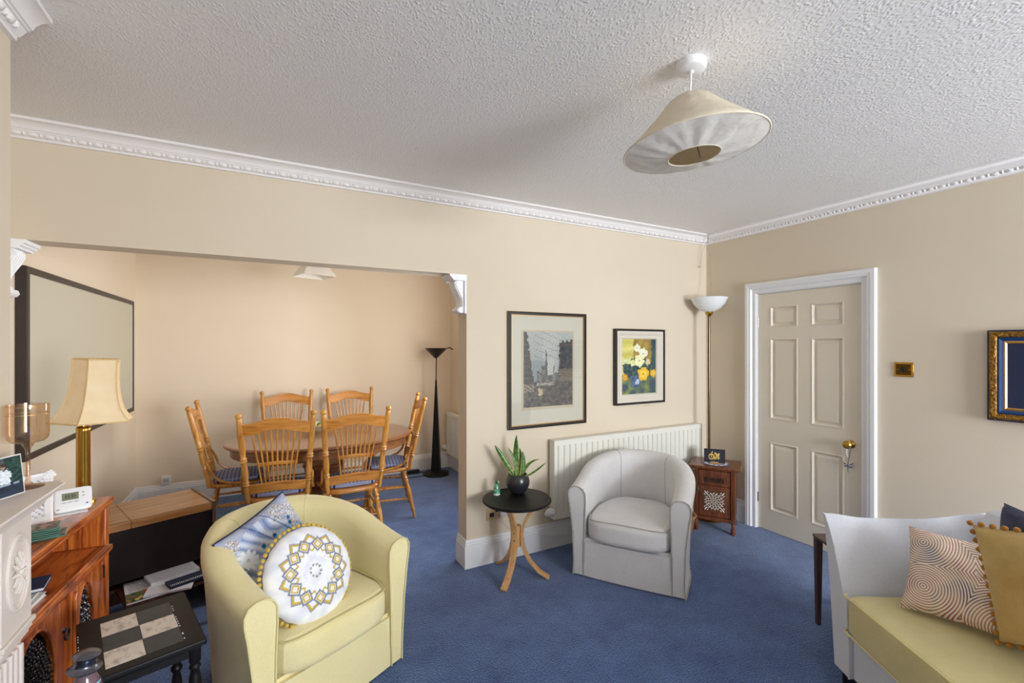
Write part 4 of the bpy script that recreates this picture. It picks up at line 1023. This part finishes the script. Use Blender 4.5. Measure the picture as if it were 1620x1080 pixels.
def coach(u, v):
    g = (222,188,96) if nz(u*30, v*30) > -.2 else (180,136,60)
    x, y = (u-.5)*1.6, v-.5
    for cx, cy, R in ((-.25,-.08,.20),(-.02,-.16,.10),(.30,-.14,.06)):
        q = math.hypot(x-cx, y-cy); a = math.atan2(y-cy, x-cx)
        if abs(q-R) < .03 or q < .04 or (q < R and abs(math.sin(a*5)) < .28): return g
    if -.38 < x < -.02 and .0 < y < .10: return g
    if abs(x+.35-(y*.5)) < .02 and 0 < y < .36: return g
    if abs(x+.27-(y*.4)) < .02 and 0 < y < .30: return g
    for cx, cy, rx, ry in ((.22,.05,.14,.10),(.34,.16,.06,.09),(.04,.20,.05,.09),(.12,.14,.05,.07)):
        if ((x-cx)/rx)**2+((y-cy)/ry)**2 < 1: return g
    if abs(abs(x-.22)-.08) < .02 and -.26 < y < 0: return g
    return (30,32,46)
pq = thing('plaque', 'small dark standing plaque with a golden horse carriage picture on the corner cabinet', 'ornament'); pq.matrix_world = CT @ Matrix.Translation((-.005,.120,.549)) @ Matrix.Rotation(.10, 4, 'Z') @ Matrix.Rotation(math.radians(-12), 4, 'X')
b = MB(); b.box((-.082,0,0),(.082,.006,.112)); b.build('panel', M['black'], pq, bevel=.001)
b = MB(); b.grid(60, 44, lambda u, v: (-.079+.158*u, -.0006, .003+.106*v), coach); b.build('picture', M['art'], pq, smooth=0)
b = MB(); b.box((-.03,.0,-.001),(.03,.055,.004)); b.box((-.03,-.022,-.001),(.03,.0,.006)); b.build('stand', M['birch'], pq)
# wicker basket between the cabinet and the armchair
t_ = thing('wicker_basket', 'brown wicker basket on the floor between the grey armchair and the carved cabinet', 'basket', (2.93,2.60,0))
b = MB(); b.lathe([(.085,0),(.10,.05),(.115,.12),(.128,.17),(.122,.17),(.108,.12),(.08,.01)], n=28); b.build('body', M['wicker'], t_)
b = MB(); b.tube([(.126*math.cos(a),.126*math.sin(a),.172) for a in [2*PI*i/32 for i in range(32)]], .008, 8, closed=True); b.build('rim', M['wicker'], t_)

# ---------------------------------------------------------------- sofa (local x along the front towards us, y towards the back)
SA = math.atan2(-.8524, -.5266)
so_ = thing('sofa', 'pale grey weave sofa with curved arm and yellow velvet seat at the right edge', 'sofa', (2.287,1.153,0), SA)
SL, SD = 1.85, .74
def armz(y): k = y/SD; return .728+.020*(1-sstep(k/.25))+.035*sstep((k-.55)/.45)-.006
def arm_secs(sgn, x0):
    secs = []
    for i in range(21):
        y = SD*i/20; z = armz(y)+(.0 if i else -.002); k = .5+.5*sstep(y/.2)
        S = [(.030,.085),(.010,.30),(-.018,.55),(-.048,z-.02),(-.052,z-.004),(-.046,z),(-.034,z-.006),(-.004,z-.05),(.034,z-.13),(.076,z-.25),(.112,.40),(.128,.25),(.130,.085)]
        secs.append([(x0+sgn*u, y, zz) for u, zz in S])
    return secs
for sgn, x0 in ((1,0),(-1,SL)):
    b = MB(); b.sweep(arm_secs(sgn, x0)); b.build('arm', M['sofafab'], so_, smooth=50, weld=True)
    S = arm_secs(sgn, x0)[0]; b = MB(); b.tube([(p[0], p[1]-.002, p[2]) for p in S[4:]], .004, 8); b.build('arm_piping', M['plasticw'] if 0 else M['sofafab'], so_)
b = MB(); b.box((.129,.012,.085),(SL-.129,.62,.300)); b.build('base', M['sofafab'], so_, bevel=.012, seg=3)
b = MB(); prof = [(.60,.085),(.60,.50),(.625,.72),(.66,.785),(.70,.80),(SD,.785),(SD+.03,.70),(SD+.01,.085)]
b.prism([(y, z) for y, z in prof], 0, .02, SL-.02); b.build('back', M['sofafab'], so_, smooth=50, bevel=.004)
b = MB(); b.superbox((SL-.262,.64,.165), p=18, puff=.06, seg=22, c=(SL/2,.285,.378)); b.build('seat_cushion', M['sofaseat'], so_, smooth=60)
for z in (.455,.302):
    b = MB(); b.tube([(.133,-.012,z),(.139,-.024,z),(.150,-.031,z),(SL-.150,-.031,z),(SL-.137,-.02,z)], .0045, 8); b.build('seat_piping', mat('straw_piping', (222,208,150), .8), so_)
for k in range(2):
    b = MB(); b.superbox((.785,.11,.30), p=5, puff=0, seg=10, c=(.135+.395+k*.79,.580,.610)); b.build('back_cushion', M['sofafab'], so_, smooth=60)
for x in (.035, SL-.095):
    for y in (.03, SD-.09):
        b = MB(); b.box((x,y,0),(x+.09,y+.06,.086)); b.build('foot', M['black'], so_, bevel=.002)
SM = Matrix.Translation((2.287,1.153,0)) @ Matrix.Rotation(SA, 4, 'Z')
def sofa_pillow(name, label, bl, br, h, lean, th, fab, **k):
    """bl, br: world bottom corners seen from the front"""
    bl, br = Vector(bl), Vector(br); xv = (br-bl); w_ = xv.length; xv.normalize(); nrm = xv.cross(Vector((0,0,1))).normalized()
    nrm = (nrm*math.cos(lean)+Vector((0,0,1))*math.sin(lean)).normalized(); yv = nrm.cross(xv)
    return pillow(name, label, (bl+br)/2+yv*h/2, basis(xv, nrm), w_, h, th, fab, **k), w_
def corner_pillow(label, bl, br, tl, th, fab, roll=0, **k):
    bl, br, tl = Vector(bl), Vector(br), Vector(tl); xv = br-bl; w_ = xv.length; n_ = xv.cross(tl-bl).normalized(); xv = Matrix.Rotation(roll, 3, n_) @ xv; br = bl+xv; yv = n_.cross(xv.normalized())
    h = (tl-bl).dot(yv); return pillow('throw_cushion', label, (bl+br)/2+yv*h/2, basis(xv, n_), w_, h, th, fab, **k), w_, h
p_, w_, h_ = corner_pillow('square cushion with swirling fine stripes in red, brown and cream on the sofa', (2.258,.880,.470), (2.310,.520,.485), (2.440,.882,.756), .10, M['swirl'], pinch=.08)
p_, w_, h_ = corner_pillow('mustard velvet cushion with amber pompom trim in front of the striped cushion', (2.262,.595,.492), (2.170,.190,.475), (2.330,.740,.845), .12, M['velvet'], roll=math.radians(17), pinch=.06)
pp = edge_pts(w_, h_, .06, 13, 1.03); pm = None
for q in pp:
    if pm is None: b = MB(); b.ball((0,0,0), .0105, n=8); pm = b.build('pompom', M['amber'], p_); o = pm
    else: o = pm.copy(); sc.collection.objects.link(o); o.parent = p_
    o.location = q
p_, w_, h_ = corner_pillow('dark navy velvet cushion propped highest at the back of the sofa', (2.665,.705,.50), (2.465,.370,.50), (2.730,.772,.880), .12, M['navyfab'], pinch=.07)
# little dark table behind the sofa arm
t_ = thing('side_table', 'slim dark wood side table mostly hidden behind the end of the sofa', 'side table', (2.665,1.405,0), math.atan2(-.5266, .8524))
b = MB(); b.box((-.02,-.34,.475),(.36,.02,.492)); b.build('tabletop', M['walnut'], t_, bevel=.004)
for x, y in ((.0,.0),(.34,0),(0,-.32),(.34,-.32)):
    b = MB(); b.add([(x-.016,y-.016,.476),(x+.016,y-.016,.476),(x+.016,y+.016,.476),(x-.016,y+.016,.476),(x-.010,y-.010,0),(x+.010,y-.010,0),(x+.010,y+.010,0),(x-.010,y+.010,0)], [(0,1,2,3),(7,6,5,4),(0,4,5,1),(1,5,6,2),(2,6,7,3),(3,7,4,0)]); b.build('leg', M['walnut'], t_, smooth=0)

# ---------------------------------------------------------------- alcove cabinet of red-brown wood
ang = math.radians(-4.2)
t_ = thing('sideboard', 'red-brown wooden sideboard with black iron lattice doors in the alcove', 'cabinet', (-.712,2.42,0), ang)
# local: y along the front (-.43..+.43), x=0 front plane, negative x into the alcove
H_ = .808; y0, y1 = -.415, .415
b = MB(); b.box((-.37,y0-.005,H_-.028),(.022,y1+.010,H_)); b.box((-.365,y0,H_-.040),(.018,y1+.005,H_-.027)); b.build('top', M['sheesham'], t_, bevel=.005)
b = MB(); b.box((-.36,y0,0),(-.34,y1,H_-.04)); b.build('back_board', M['sheesham'], t_)
for y in (y0, y1-.035):
    b = MB(); b.box((-.34,y,0),(.0,y+.035,H_-.04)); b.box((-.03,y-.003,0),(.006,y+.038,H_-.04)); b.build('side_panel', M['sheeshamz'], t_, bevel=.003)
b = MB(); b.box((-.34,y0+.035,.560),(.012,y1-.035,.590)); b.box((-.01,y0,.552),(.022,y1,.580)); b.build('shelf', M['sheesham'], t_, bevel=.004)
b = MB()
for i in range(5): b.box((-.335,y1-.05,.60+0*i),(-.28+0*i,y1-.036,.765))
for i in range(6): b.box((-.335+.052*i,y1-.046,.592),(-.296+.052*i,y1-.036,.766))
b.build('slats', M['sheeshamz'], t_)
b = MB(); b.box((-.34,y0+.03,.02),(-.0,y1-.03,.05)); b.box((-.012,y0+.03,.0),(.004,y1-.03,.08)); b.build('plinth', M['sheesham'], t_)
def arch_poly(cy, hw, zb, zt):
    P = [(cy-hw, zb), (cy+hw, zb), (cy+hw, zb+(zt-zb)*.45)]
    for q in range(1, 9): f = q/9; P.append((cy+hw*math.cos(f*PI/2)**.85, zb+(zt-zb)*(.45+.55*math.sin(f*PI/2)**1.25)))
    P.append((cy, zt))
    for q in range(8, 0, -1): f = q/9; P.append((cy-hw*math.cos(f*PI/2)**.85, zb+(zt-zb)*(.45+.55*math.sin(f*PI/2)**1.25)))
    P.append((cy-hw, zb+(zt-zb)*.45)); return P
mid = .06-.005
for s, (a, c) in enumerate(((y0+.036, mid-.028), (mid+.028, y1-.036))):
    cy = (a+c)/2+(-.040 if s == 0 else -.052); hw = (c-a)/2-(.062 if s == 0 else .070); zb, zt = .13, .512
    A = arch_poly(cy, hw, zb, zt); n = len(A)
    # outer rectangle points matched to the arch by angle
    b = MB(); O = []
    for (y, z) in A:
        dy, dz = y-cy, z-(zb+zt)/2; hy, hz = (c-a)/2, .5*(.548-.085); cz = .3165
        k = min(hy/abs(dy) if abs(dy) > 1e-6 else 1e9, hz/abs(dz) if abs(dz) > 1e-6 else 1e9); O.append((cy+dy*k if abs(dy*k) < hy*.999 else ((a+c)/2-hy if dy < 0 else (a+c)/2+hy), cz+dz*k))
    vs = [(0,y,z) for y, z in A]+[(0,y,z) for y, z in O]+[(-.018,y,z) for y, z in A]+[(-.018,y,z) for y, z in O]
    fs = []
    for i in range(n):
        j = (i+1) % n; fs += [(i,j,n+j,n+i), (2*n+j,2*n+i,3*n+i,3*n+j), (i,2*n+i,2*n+j,j), (n+j,3*n+j,3*n+i,n+i)]
    # fill corner gaps of the rectangle
    b.add(vs, fs); b.box((-.018,a,.085),(-.002,a+.036,.548)); b.box((-.018,c-.036,.085),(-.002,c,.548)); b.box((-.018,a,.520),(-.002,c,.548))
    dr = b.build('door', M['sheeshamz'], t_, smooth=0, weld=True)
    b = MB(); b.tube([(.001,y,z) for y, z in A], .005, 8, closed=True); b.build('arch_bead', M['sheeshamz'], dr)
    b = MB()
    def inside(y, z):
        if z < zb or z > zt or abs(y-cy) > hw: return False
        f = (z-zb)/(zt-zb)
        return True if f < .45 else abs(y-cy) < hw*(1-((f-.45)/.55)**1.6)
    st = .019
    for i in range(int(2*hw/st)+2):
        y = cy-hw+i*st
        zz = [zb+q*.01 for q in range(int((zt-zb)/.01)) if inside(y, zb+q*.01)]
        if len(zz) > 2: b.tube([(-.010+.004*math.sin(q*2.2+i*PI), y, z) for q, z in enumerate(zz)], .0036, 5)
    z = zb+.012
    while z < zt:
        yy = [cy-hw+q*.01 for q in range(int(2*hw/.01)+1) if inside(cy-hw+q*.01, z)]
        if len(yy) > 1: b.tube([(-.010-.004*math.sin(q*2.2), y, z) for q, y in enumerate(yy)], .0036, 5)
        for y in yy[::2]: b.ball((-.005,y,z), .0055, n=5)
        z += st
    b.build('iron_lattice', M['iron'], dr)
    b = MB(); b.box((-.017,cy-hw-.004,zb),(-.0155,cy+hw+.004,zt-.06)); b.build('backing', M['black'], dr)
    hy = c-.020 if s == 0 else a+.020
    if s == 0:
        b = MB(); b.lathe([(.012,0),(.008,.006)], n=12, T=Matrix.Translation((0,hy-.012,.405)) @ Matrix.Rotation(PI/2, 4, 'Y')); b.tube([(.010,hy-.012+.019*math.sin(q),.388+.019*math.cos(q)) for q in [2*PI*i/20 for i in range(20)]], .0035, 6, closed=True); b.build('ring_handle', M['iron'], dr)
    b = MB(); hh = c-.006 if s == 1 else a+.006; b.box((0,hh-.008,.44),(.004,hh+.002,.50)); b.build('hinge', M['iron'], dr)
b = MB(); b.prism([(mid-.027,.02),(mid+.027,.02),(mid+.027,.535),(mid+.015,.555),(mid-.015,.555),(mid-.027,.535)], 0, -.02, .010)
b.prism([(mid-.016,.05),(mid+.016,.05),(mid+.016,.50),(mid+.006,.525),(mid-.006,.525),(mid-.016,.50)], 0, .010, .022); b.build('centre_post', M['sheeshamz'], t_, smooth=0, bevel=.003)
SB = Matrix.Translation((-.712,2.42,0)) @ Matrix.Rotation(ang, 4, 'Z')
# booklets on the sideboard's open shelf
for i, (lab, col, dy, dx) in enumerate((('white-covered thin book lying lowest in the pile on the sideboard shelf',(222,220,212),0,0),('cream booklet in the middle of the pile on the sideboard shelf',(206,200,186),.03,-.012),('dark blue-backed book lying on top of the shelf pile',(50,66,96),.07,-.004))):
    bk = thing('book', lab, 'book', SB @ Vector((-.10+dx,-.145+dy,.590+i*.015)), ang+.1*i, 'books on the sideboard shelf')
    b = MB(); b.box((-.08,-.06,0),(.08,.06,.002)); b.box((-.08,-.06,.012),(.08,.06,.014)); b.box((-.08,-.06,0),(-.077,.06,.014)); b.build('cover', mat('book_cover', col, .6), bk, smooth=0)
    b = MB(); b.box((-.077,-.057,.002),(.077,.057,.012)); b.build('pages', M['paper'], bk, smooth=0)
# brass table lamp
lm = thing('table_lamp', 'brass column table lamp with cream bell-shaped shade on the sideboard', 'lamp', (-.752,2.775,H_))
b = MB(); b.lathe([(.044,0),(.044,.008),(.040,.014),(.026,.022),(.022,.034)], n=32); b.build('base', M['brass'], lm)
b = MB(); n = 24; prof = [(.0255,.03),(.0245,.10),(.0240,.33),(.0255,.345),(.020,.352)]
b.sweep([[(r*(1+.05*math.cos(9*2*PI*k/36))*math.cos(2*PI*k/36), r*(1+.05*math.cos(9*2*PI*k/36))*math.sin(2*PI*k/36), z) for k in range(36)] for r, z in prof]); b.build('column', M['brass'], lm, smooth=60)
b = MB(); b.tube([(0,0,.34),(.004,0,.42)], .008, 8); b.tube([(.004,0,.42),(.012,0,.62)], .003, 6); b.ball((.008,0,.50), .028, n=12); b.build('lamp_fitting', M['brass'], lm)
def octo(r, z, T):  # long and short panels alternate
    return [T @ Vector((r*math.cos(a), r*math.sin(a), z)) for a in [math.radians(q-74.5) for q in (-20, 57, 100, 165, 237, 282)]]
T = Matrix.Translation((.010,.012,.002)) @ Matrix.Rotation(math.radians(3), 4, 'Y')
sp = [(.150,.372),(.131,.392),(.113,.421),(.100,.458),(.090,.51),(.085,.56),(.083,.61),(.083,.658)]
b = MB(); b.sweep([octo(r, z, T) for r, z in sp]+[octo(r-.003, z, T) for r, z in sp[::-1]], caps=False); 
b.build('shade', M['lampshade'], lm, smooth=20)
b = MB()
for z_, r_ in ((.372,.150),(.658,.083)): b.tube(octo(r_, z_, T), .0035, 6, closed=True)
for k in range(6): b.tube([octo(r+.001, z, T)[k] for r, z in sp], .0028, 6)
b.build('shade_trim', mat('shade_braid', (226,194,140), .8), lm)
b = MB(); b.tube([T @ Vector((-.080,0,.650)), T @ Vector((.080,0,.650))], .002, 6); b.tube([T @ Vector((0,-.078,.650)), T @ Vector((0,.078,.650))], .002, 6); b.build('shade_carrier', M['brass'], lm)
# thermostat
tn = Vector((.40,-.80,.30)).normalized()
th_ = thing('thermostat', 'white digital room thermostat propped on the sideboard in front of the brass lamp', 'thermostat', (-.748,2.640,H_)); th_.rotation_euler = (0,0,math.radians(17))
Rt = Matrix.Rotation(math.radians(-16), 4, 'X')
Rt = Rt @ Matrix.Diagonal((.80,1,1,1))
b = MB(); b.superbox((.150,.026,.098), p=9, seg=12, T=Rt, c=(0,0,.052)); b.build('casing', M['plasticw'], th_, smooth=40)
b = MB(); b.box((-.060,-.035,0),(.045,.03,.003)); b.build('stand', M['plasticw'], th_)
def lcd(u, v):
    col = (128,130,104)
    for cx in (.25,.42,.62,.78):
        if abs(u-cx) < .05 and .2 < v < .8 and not (abs(u-cx) < .025 and (.3 < v < .45 or .55 < v < .7)): col = (58,62,50)
    if abs(u-.52) < .012 and (abs(v-.35) < .05 or abs(v-.65) < .05): col = (58,62,50)
    return col
b = MB(); b.grid(48, 20, lambda u, v: Rt @ Vector((-.045+.066*u, -.0140, .052+.030*v)), lcd); b.build('lcd_screen', M['art'], th_, smooth=0)
b = MB(); 
for x in (-.036,-.012,.012): b.box((x-.009,-.0145,.041),(x+.009,-.0125,.045), T=Rt)
for z in (.060,.074): b.box((.036,-.0145,z),(.044,-.0125,z+.006), T=Rt)
b.box((-.066,-.0145,.014),(-.054,-.0125,.021), T=Rt); b.build('buttons', mat('grey_buttons', (176,178,184), .5), th_, smooth=0)
b = MB(); b.box((.050,-.0146,.026),(.059,-.0125,.032), T=Rt); b.build('logo', mat('blue_dot', (52,104,180), .4), th_, smooth=0)
# glass coasters
for i in range(6):
    o = Vector((-.752,2.335,H_+.0002+i*.0072)) if i else Vector((-.738,2.355,H_+.0002))
    labs = ['lowest glass coaster of the stack, slid out towards the front','second glass coaster from the bottom of the stack','third glass coaster from the bottom of the stack','fourth glass coaster from the bottom of the stack','fifth glass coaster, just below the top one','topmost glass coaster of the stack with a faded floral print']
    c_ = thing('coaster', labs[i], 'coaster', o, .25+.06*math.sin(i*2.1), 'green glass coasters on the sideboard')
    b = MB(); b.box((-.05,-.05,0),(.05,.05,.0050)); b.build('glass_block', M['coaster'], c_, bevel=.0012)
    if i in (0, 5):
        b = MB(); b.grid(30, 30, lambda u, v: (-.045+.09*u,-.045+.09*v,.0056), lambda u, v: mixc((150,144,132), (96,84,72), .5+1.6*nz(u*6, v*6, i)) if math.hypot(u-.6, v-.6) > .15 else (196,140,124)); b.build('print', M['art'], c_, smooth=0)
# ornate white frame standing at the back of the sideboard
f_ = thing('framed_card', 'white ornate frame with moulded corner rose standing on the sideboard behind the mantelpiece', 'photo frame', (-.858,2.494,H_), math.radians(42))
b = MB(); b.box((-.11,0,0),(.09,.018,.205)); b.build('back', M['plasticw'], f_, bevel=.003)
b = MB(); T0 = Matrix.Identity(4)
b.sweep([[(x+sx*o, -dp, z+sz*o) for o, dp in [(0,0),(0,.012),(.010,.016),(.026,.008),(.026,0)]] for (x,z,sx,sz) in ((-.11,.0,1,1),(.09,.0,-1,1),(.09,.205,-1,-1),(-.11,.205,1,-1))], closed_path=True); b.build('moulding', M['plaster'], f_, smooth=0)
b = MB()
for i in range(14): a = i*2.4; b.ball((.076+.004*i**.5*math.cos(a)*1.2, -.012, .192+.004*i**.5*math.sin(a)*1.2), .0075, n=8)
b.build('corner_rose', M['plaster'], f_)
b = MB(); b.grid(40, 40, lambda u, v: (-.084+.148*u, -.0015, .026+.153*v), lambda u, v: (236,236,240) if abs(math.sin((u+v)*22)) > .35 or nz(u*30, v*30) > .1 else (48,48,52)); b.build('patterned_insert', M['art'], f_, smooth=0)

# ---------------------------------------------------------------- things on the mantelpiece
g_ = thing('candle_holder', 'tall-stemmed amber lustre glass candle holder on the mantelpiece', 'candle holder', (-.642,1.903,1.100))
b = MB(); b.lathe([(.036,0),(.036,.003),(.012,.008),(.006,.02),(.005,.10),(.007,.118),(.015,.134),(.036,.139),(.045,.149),(.047,.165),(.047,.252)], n=48, caps=(True, False)); b.build('glass', M['lustre'], g_, smooth=60)
for z in (.222,.246): b = MB(); b.tube([(.0475*math.cos(a),.0475*math.sin(a),z) for a in [2*PI*i/48 for i in range(48)]], .0007, 4, closed=True); b.build('etched_band', M['gilt'], g_)
def wedding(u, v):
    col = mixc((60,66,74), (112,118,116), .5+nz(u*5, v*5))
    if u > .74 and v > .25: col = mixc((16,40,44), (40,84,70), .5+1.4*nz(u*14, v*14))
    for cx, cy in ((.30,.52),(.52,.56),(.72,.50)):
        q = math.hypot((u-cx)/.095, (v-cy)/.22)
        if q < 1+.5*nz(u*20, v*20, cx): col = mixc((206,220,232), (244,246,250), .5+1.5*nz(u*26, v*26))
        if math.hypot((u-cx)/.035, (v-cy-.27)/.06) < 1: col = (176,138,116)
        if math.hypot((u-cx)/.04, (v-cy-.32)/.05) < 1: col = (62,44,36)
    if v < .32+.05*nz(u*6, 1): col = mixc((24,36,56), (40,54,76), .5+nz(u*8, v*8))
    if .27 < v < .33 and nz(u*14, 2) > -.1: col = (150,170,186)
    return col
f_ = thing('photo_print', 'glossy photograph of people in white clothes standing on the mantelpiece', 'photograph', (-.652,1.793,1.100), math.atan2(.092,.040))
Rt = Matrix.Rotation(math.radians(-6), 4, 'X')
b = MB(); b.box((-.13,0,0),(.058,.004,.114), T=Rt); b.build('acrylic_block', M['plasticw'], f_, smooth=0)
b = MB(); b.grid(90, 60, lambda u, v: Rt @ Vector((-.127+.182*u, -.0008, .003+.108*v)), wedding); b.build('picture', M['art'], f_, smooth=0)
b = MB(); b.box((-.03,.003,0),(.0,.04,.003)); b.build('strut', M['plasticw'], f_)

# ---------------------------------------------------------------- oak-topped dark cabinet beyond the alcove
A0, A1 = Vector((-.755,3.035,0)), Vector((-.285,3.225,0)); ex = (A1-A0).normalized(); oa = math.atan2(ex.y, ex.x); LW = (A1-A0).length
t_ = thing('storage_cabinet', 'low dark cabinet with an oak lid behind the yellow armchair', 'cabinet', A0, oa)
b = MB(); b.box((0,0,.572),(.12,.40,.600)); b.box((.1215,0,.572),(LW-.012,.40,.600)); b.box((0,-.004,.560),(.12,.012,.600)); b.box((.1215,-.004,.560),(LW-.012,.012,.600)); b.build('lid', M['box_oak'], t_, bevel=.002)
b = MB(); b.box((0,.004,.285),(LW-.012,.020,.562)); b.build('front_panel', M['darkpanel'], t_)
b = MB(); b.box((LW-.012,-.006,0),(LW+.006,.40,.606)); b.build('side_panel', M['walnut'], t_, bevel=.002)
b = MB(); b.box((-.006,.02,0),(.012,.40,.57)); b.build('side_panel', M['walnut'], t_)
b = MB(); b.box((.012,.02,.235),(LW-.03,.36,.252)); b.box((.06,-.22,.235),(LW-.03,.02,.252)); b.build('shelf', M['walnut'], t_)
b = MB(); b.box((.012,.37,.02),(LW-.012,.385,.57)); b.build('back_panel', M['walnut'], t_)
for x in (.07, LW-.07):
    b = MB(); b.box((x,-.21,0),(x+.03,-.18,.236)); b.build('shelf_leg', M['walnut'], t_)
OM = Matrix.Translation(A0) @ Matrix.Rotation(oa, 4, 'Z')
def lines(base, ink, accent=None):
    def f(u, v):
        if accent and accent(u, v): return accent(u, v)
        return ink if (int(v*34) % 2 == 0 and .08 < u < .92 and nz(u*30, int(v*34)*3.1) > -.25) else base
    return f
def papers(name, lab, x, y, w_, h_, z, rz, fn, th=.006, cat='paper', extra=None):
    o = thing(name, lab, cat, OM @ Vector((x, y, z)), oa+rz)
    b = MB(); b.box((0,0,0),(w_,h_,th)); b.build('sheets', M['paper'], o, smooth=0)
    b = MB(); b.grid(60, 70, lambda u, v: (w_*u, h_*v, th+.0006), fn); b.build('cover_print', M['art'], o, smooth=0)
    if extra: extra(o)
    return o
def floral(u, v):
    c = mixc((44,84,52), (150,120,80), .5+1.3*nz(u*9, v*9))
    for k in range(26):
        r_ = random.Random(k); cx, cy = r_.random(), r_.random()
        if math.hypot(u-cx, v-cy) < .055: c = ((200,70,50),(224,190,120),(230,226,216))[k % 3]
    return c
papers('magazine', 'open magazine with text and colourful flower pictures beside the sideboard', .065, -.21, .18, .26, .252, -.12, lines((226,228,232), (150,152,160), lambda u, v: floral(u, v) if (u > .58 or v < .42) else None), cat='magazine')
papers('booklet', 'white booklet with dark lettering lying on the pile under the dark cabinet', .13, -.205, .20, .24, .259, -.42, lines((222,224,232), (206,208,216), lambda u, v: (60,62,70) if (.42 < u < .62 and .52 < v < .66 and (int(u*60) % 3 != 0)) else None), .008, 'booklet')
o = papers('newspaper', 'folded grey-white newspaper on top of the papers under the dark cabinet', .18, -.12, .22, .13, .268, .03, lines((196,196,204), (166,168,176)), .016, 'newspaper')
o = thing('spiral_notebook', 'spiral-bound notebook with white wire edge beside the yellow armchair', 'notebook', OM @ Vector((.235,-.235,.268)), oa+.02)
b = MB(); b.box((0,0,0),(.24,.09,.012)); b.build('cover', M['navymat'], o, smooth=0)
b = MB()
for i in range(30): b.tube([(.006+i*.0078,.012+.006*math.cos(a),.012+.006*math.sin(a)) for a in [2*PI*k/8 for k in range(8)]], .0013, 4, closed=True)
b.build('wire_binding', M['plasticw'], o)
# ---------------------------------------------------------------- chess-tile table
Q = {'a': Vector((-.616,2.197,.52)), 'b': Vector((-.306,2.287,.52)), 'c': Vector((-.160,1.885,.52))}
exx = (Q['b']-Q['a']); LX = exx.length; exx.normalize(); oc = math.atan2(exx.y, exx.x); LY = (Q['c']-Q['b']).length
t_ = thing('tile_table', 'black painted low table inlaid with marble and slate tiles beside the yellow armchair', 'side table', Q['a'], oc)
b = MB(); b.box((0,-LY,-.020),(LX,0,0)); b.box((.012,-LY+.012,-.030),(LX-.012,-.012,-.019)); b.build('tabletop', M['black'], t_, bevel=.006, seg=3)
tx0, ty0 = .062, -.062; tw, tl = .101, .108
for i in range(2):
    for j in range(3):
        b = MB(); b.box((tx0+i*tw+.001,ty0-(j+1)*tl+.001,-.004),(tx0+(i+1)*tw-.001,ty0-j*tl-.001,.0012)); b.build('tile', M['marble'] if (i+j) % 2 == 0 else M['slate'], t_, smooth=0)
b = MB()
rn = random.Random(2)
for i in range(16):
    y = ty0-.02-i*.019
    if rn.random() < .7: b.box((tx0+2*tw+.0015, y-.008*rn.random()-.004, .0), (tx0+2*tw+.0035+.002*rn.random(), y, .0009))
    if rn.random() < .75: b.box((.003, y-.012, .0), (.0052, y-.004, .0007))
b.build('chipped_paint', M['paper'], t_, smooth=0)
lpf = [(0,.018),(.10,.018),(.12,.012),(.14,.018),(.16,.012),(.20,.016),(.30,.022),(.38,.017),(.44,.011),(.46,.018),(.48,.018),(.50,.012),(.52,.020),(.54,.020),(.56,.012),(.66,.019),(.80,.014),(.90,.017),(1,.010)]
for x, y in ((.03,-.03),(LX-.03,-.03),(.03,-LY+.03),(LX-.03,-LY+.03)):
    b = MB(); b.turned((x,y,-.025), (x,y,-.52), lpf, 14); b.build('leg', M['black'], t_, smooth=60)
for y in (-LY+.025, -.04):
    b = MB(); b.box((.03,y,-.058),(LX-.03,y+.015,-.025)); b.build('apron', M['black'], t_)
# ---------------------------------------------------------------- ornamental bottle in front of the table
t_ = thing('ornamental_bottle', 'tall glass bottle with flared pewter lid and turquoise and pink wrap at the bottom left', 'bottle', (-.462,1.722,0))
b = MB(); b.lathe([(.040,0),(.042,.02),(.042,.50),(.037,.55),(.025,.58),(.020,.60),(.021,.615),(.021,.625)], n=32); b.build('glass_body', mat('smoky_glass', (120,96,104), .12, coat=.5), t_, smooth=60)
b = MB()
def wrapc(u, v):
    s = math.sin(u*30+v*14+3*nz(u*5, v*5)); c = mixc((110,196,214), (150,214,226), .5+nz(u*6, v*6))
    return (226,130,178) if s > .72 else ((236,240,244) if s < -.85 else c)
b.grid(60, 40, lambda u, v: ((.0435-.011*max(0,(v-.80))/.20)*math.cos(2*PI*u), (.0435-.011*max(0,(v-.80))/.20)*math.sin(2*PI*u), .05+.515*v), wrapc); b.build('printed_wrap', M['art'], t_, smooth=60)
b = MB(); b.lathe([(.021,.600),(.037,.603),(.040,.608),(.027,.614),(.024,.620),(.025,.632),(.031,.641),(.032,.645),(.028,.648),(.004,.650)], n=32, T=Matrix.Translation((0,0,.625)) @ Matrix.Rotation(.14, 4, 'Y') @ Matrix.Translation((0,0,-.625))); b.build('lid', mat('pewter', (110,112,124), .25, .9), t_, smooth=40)
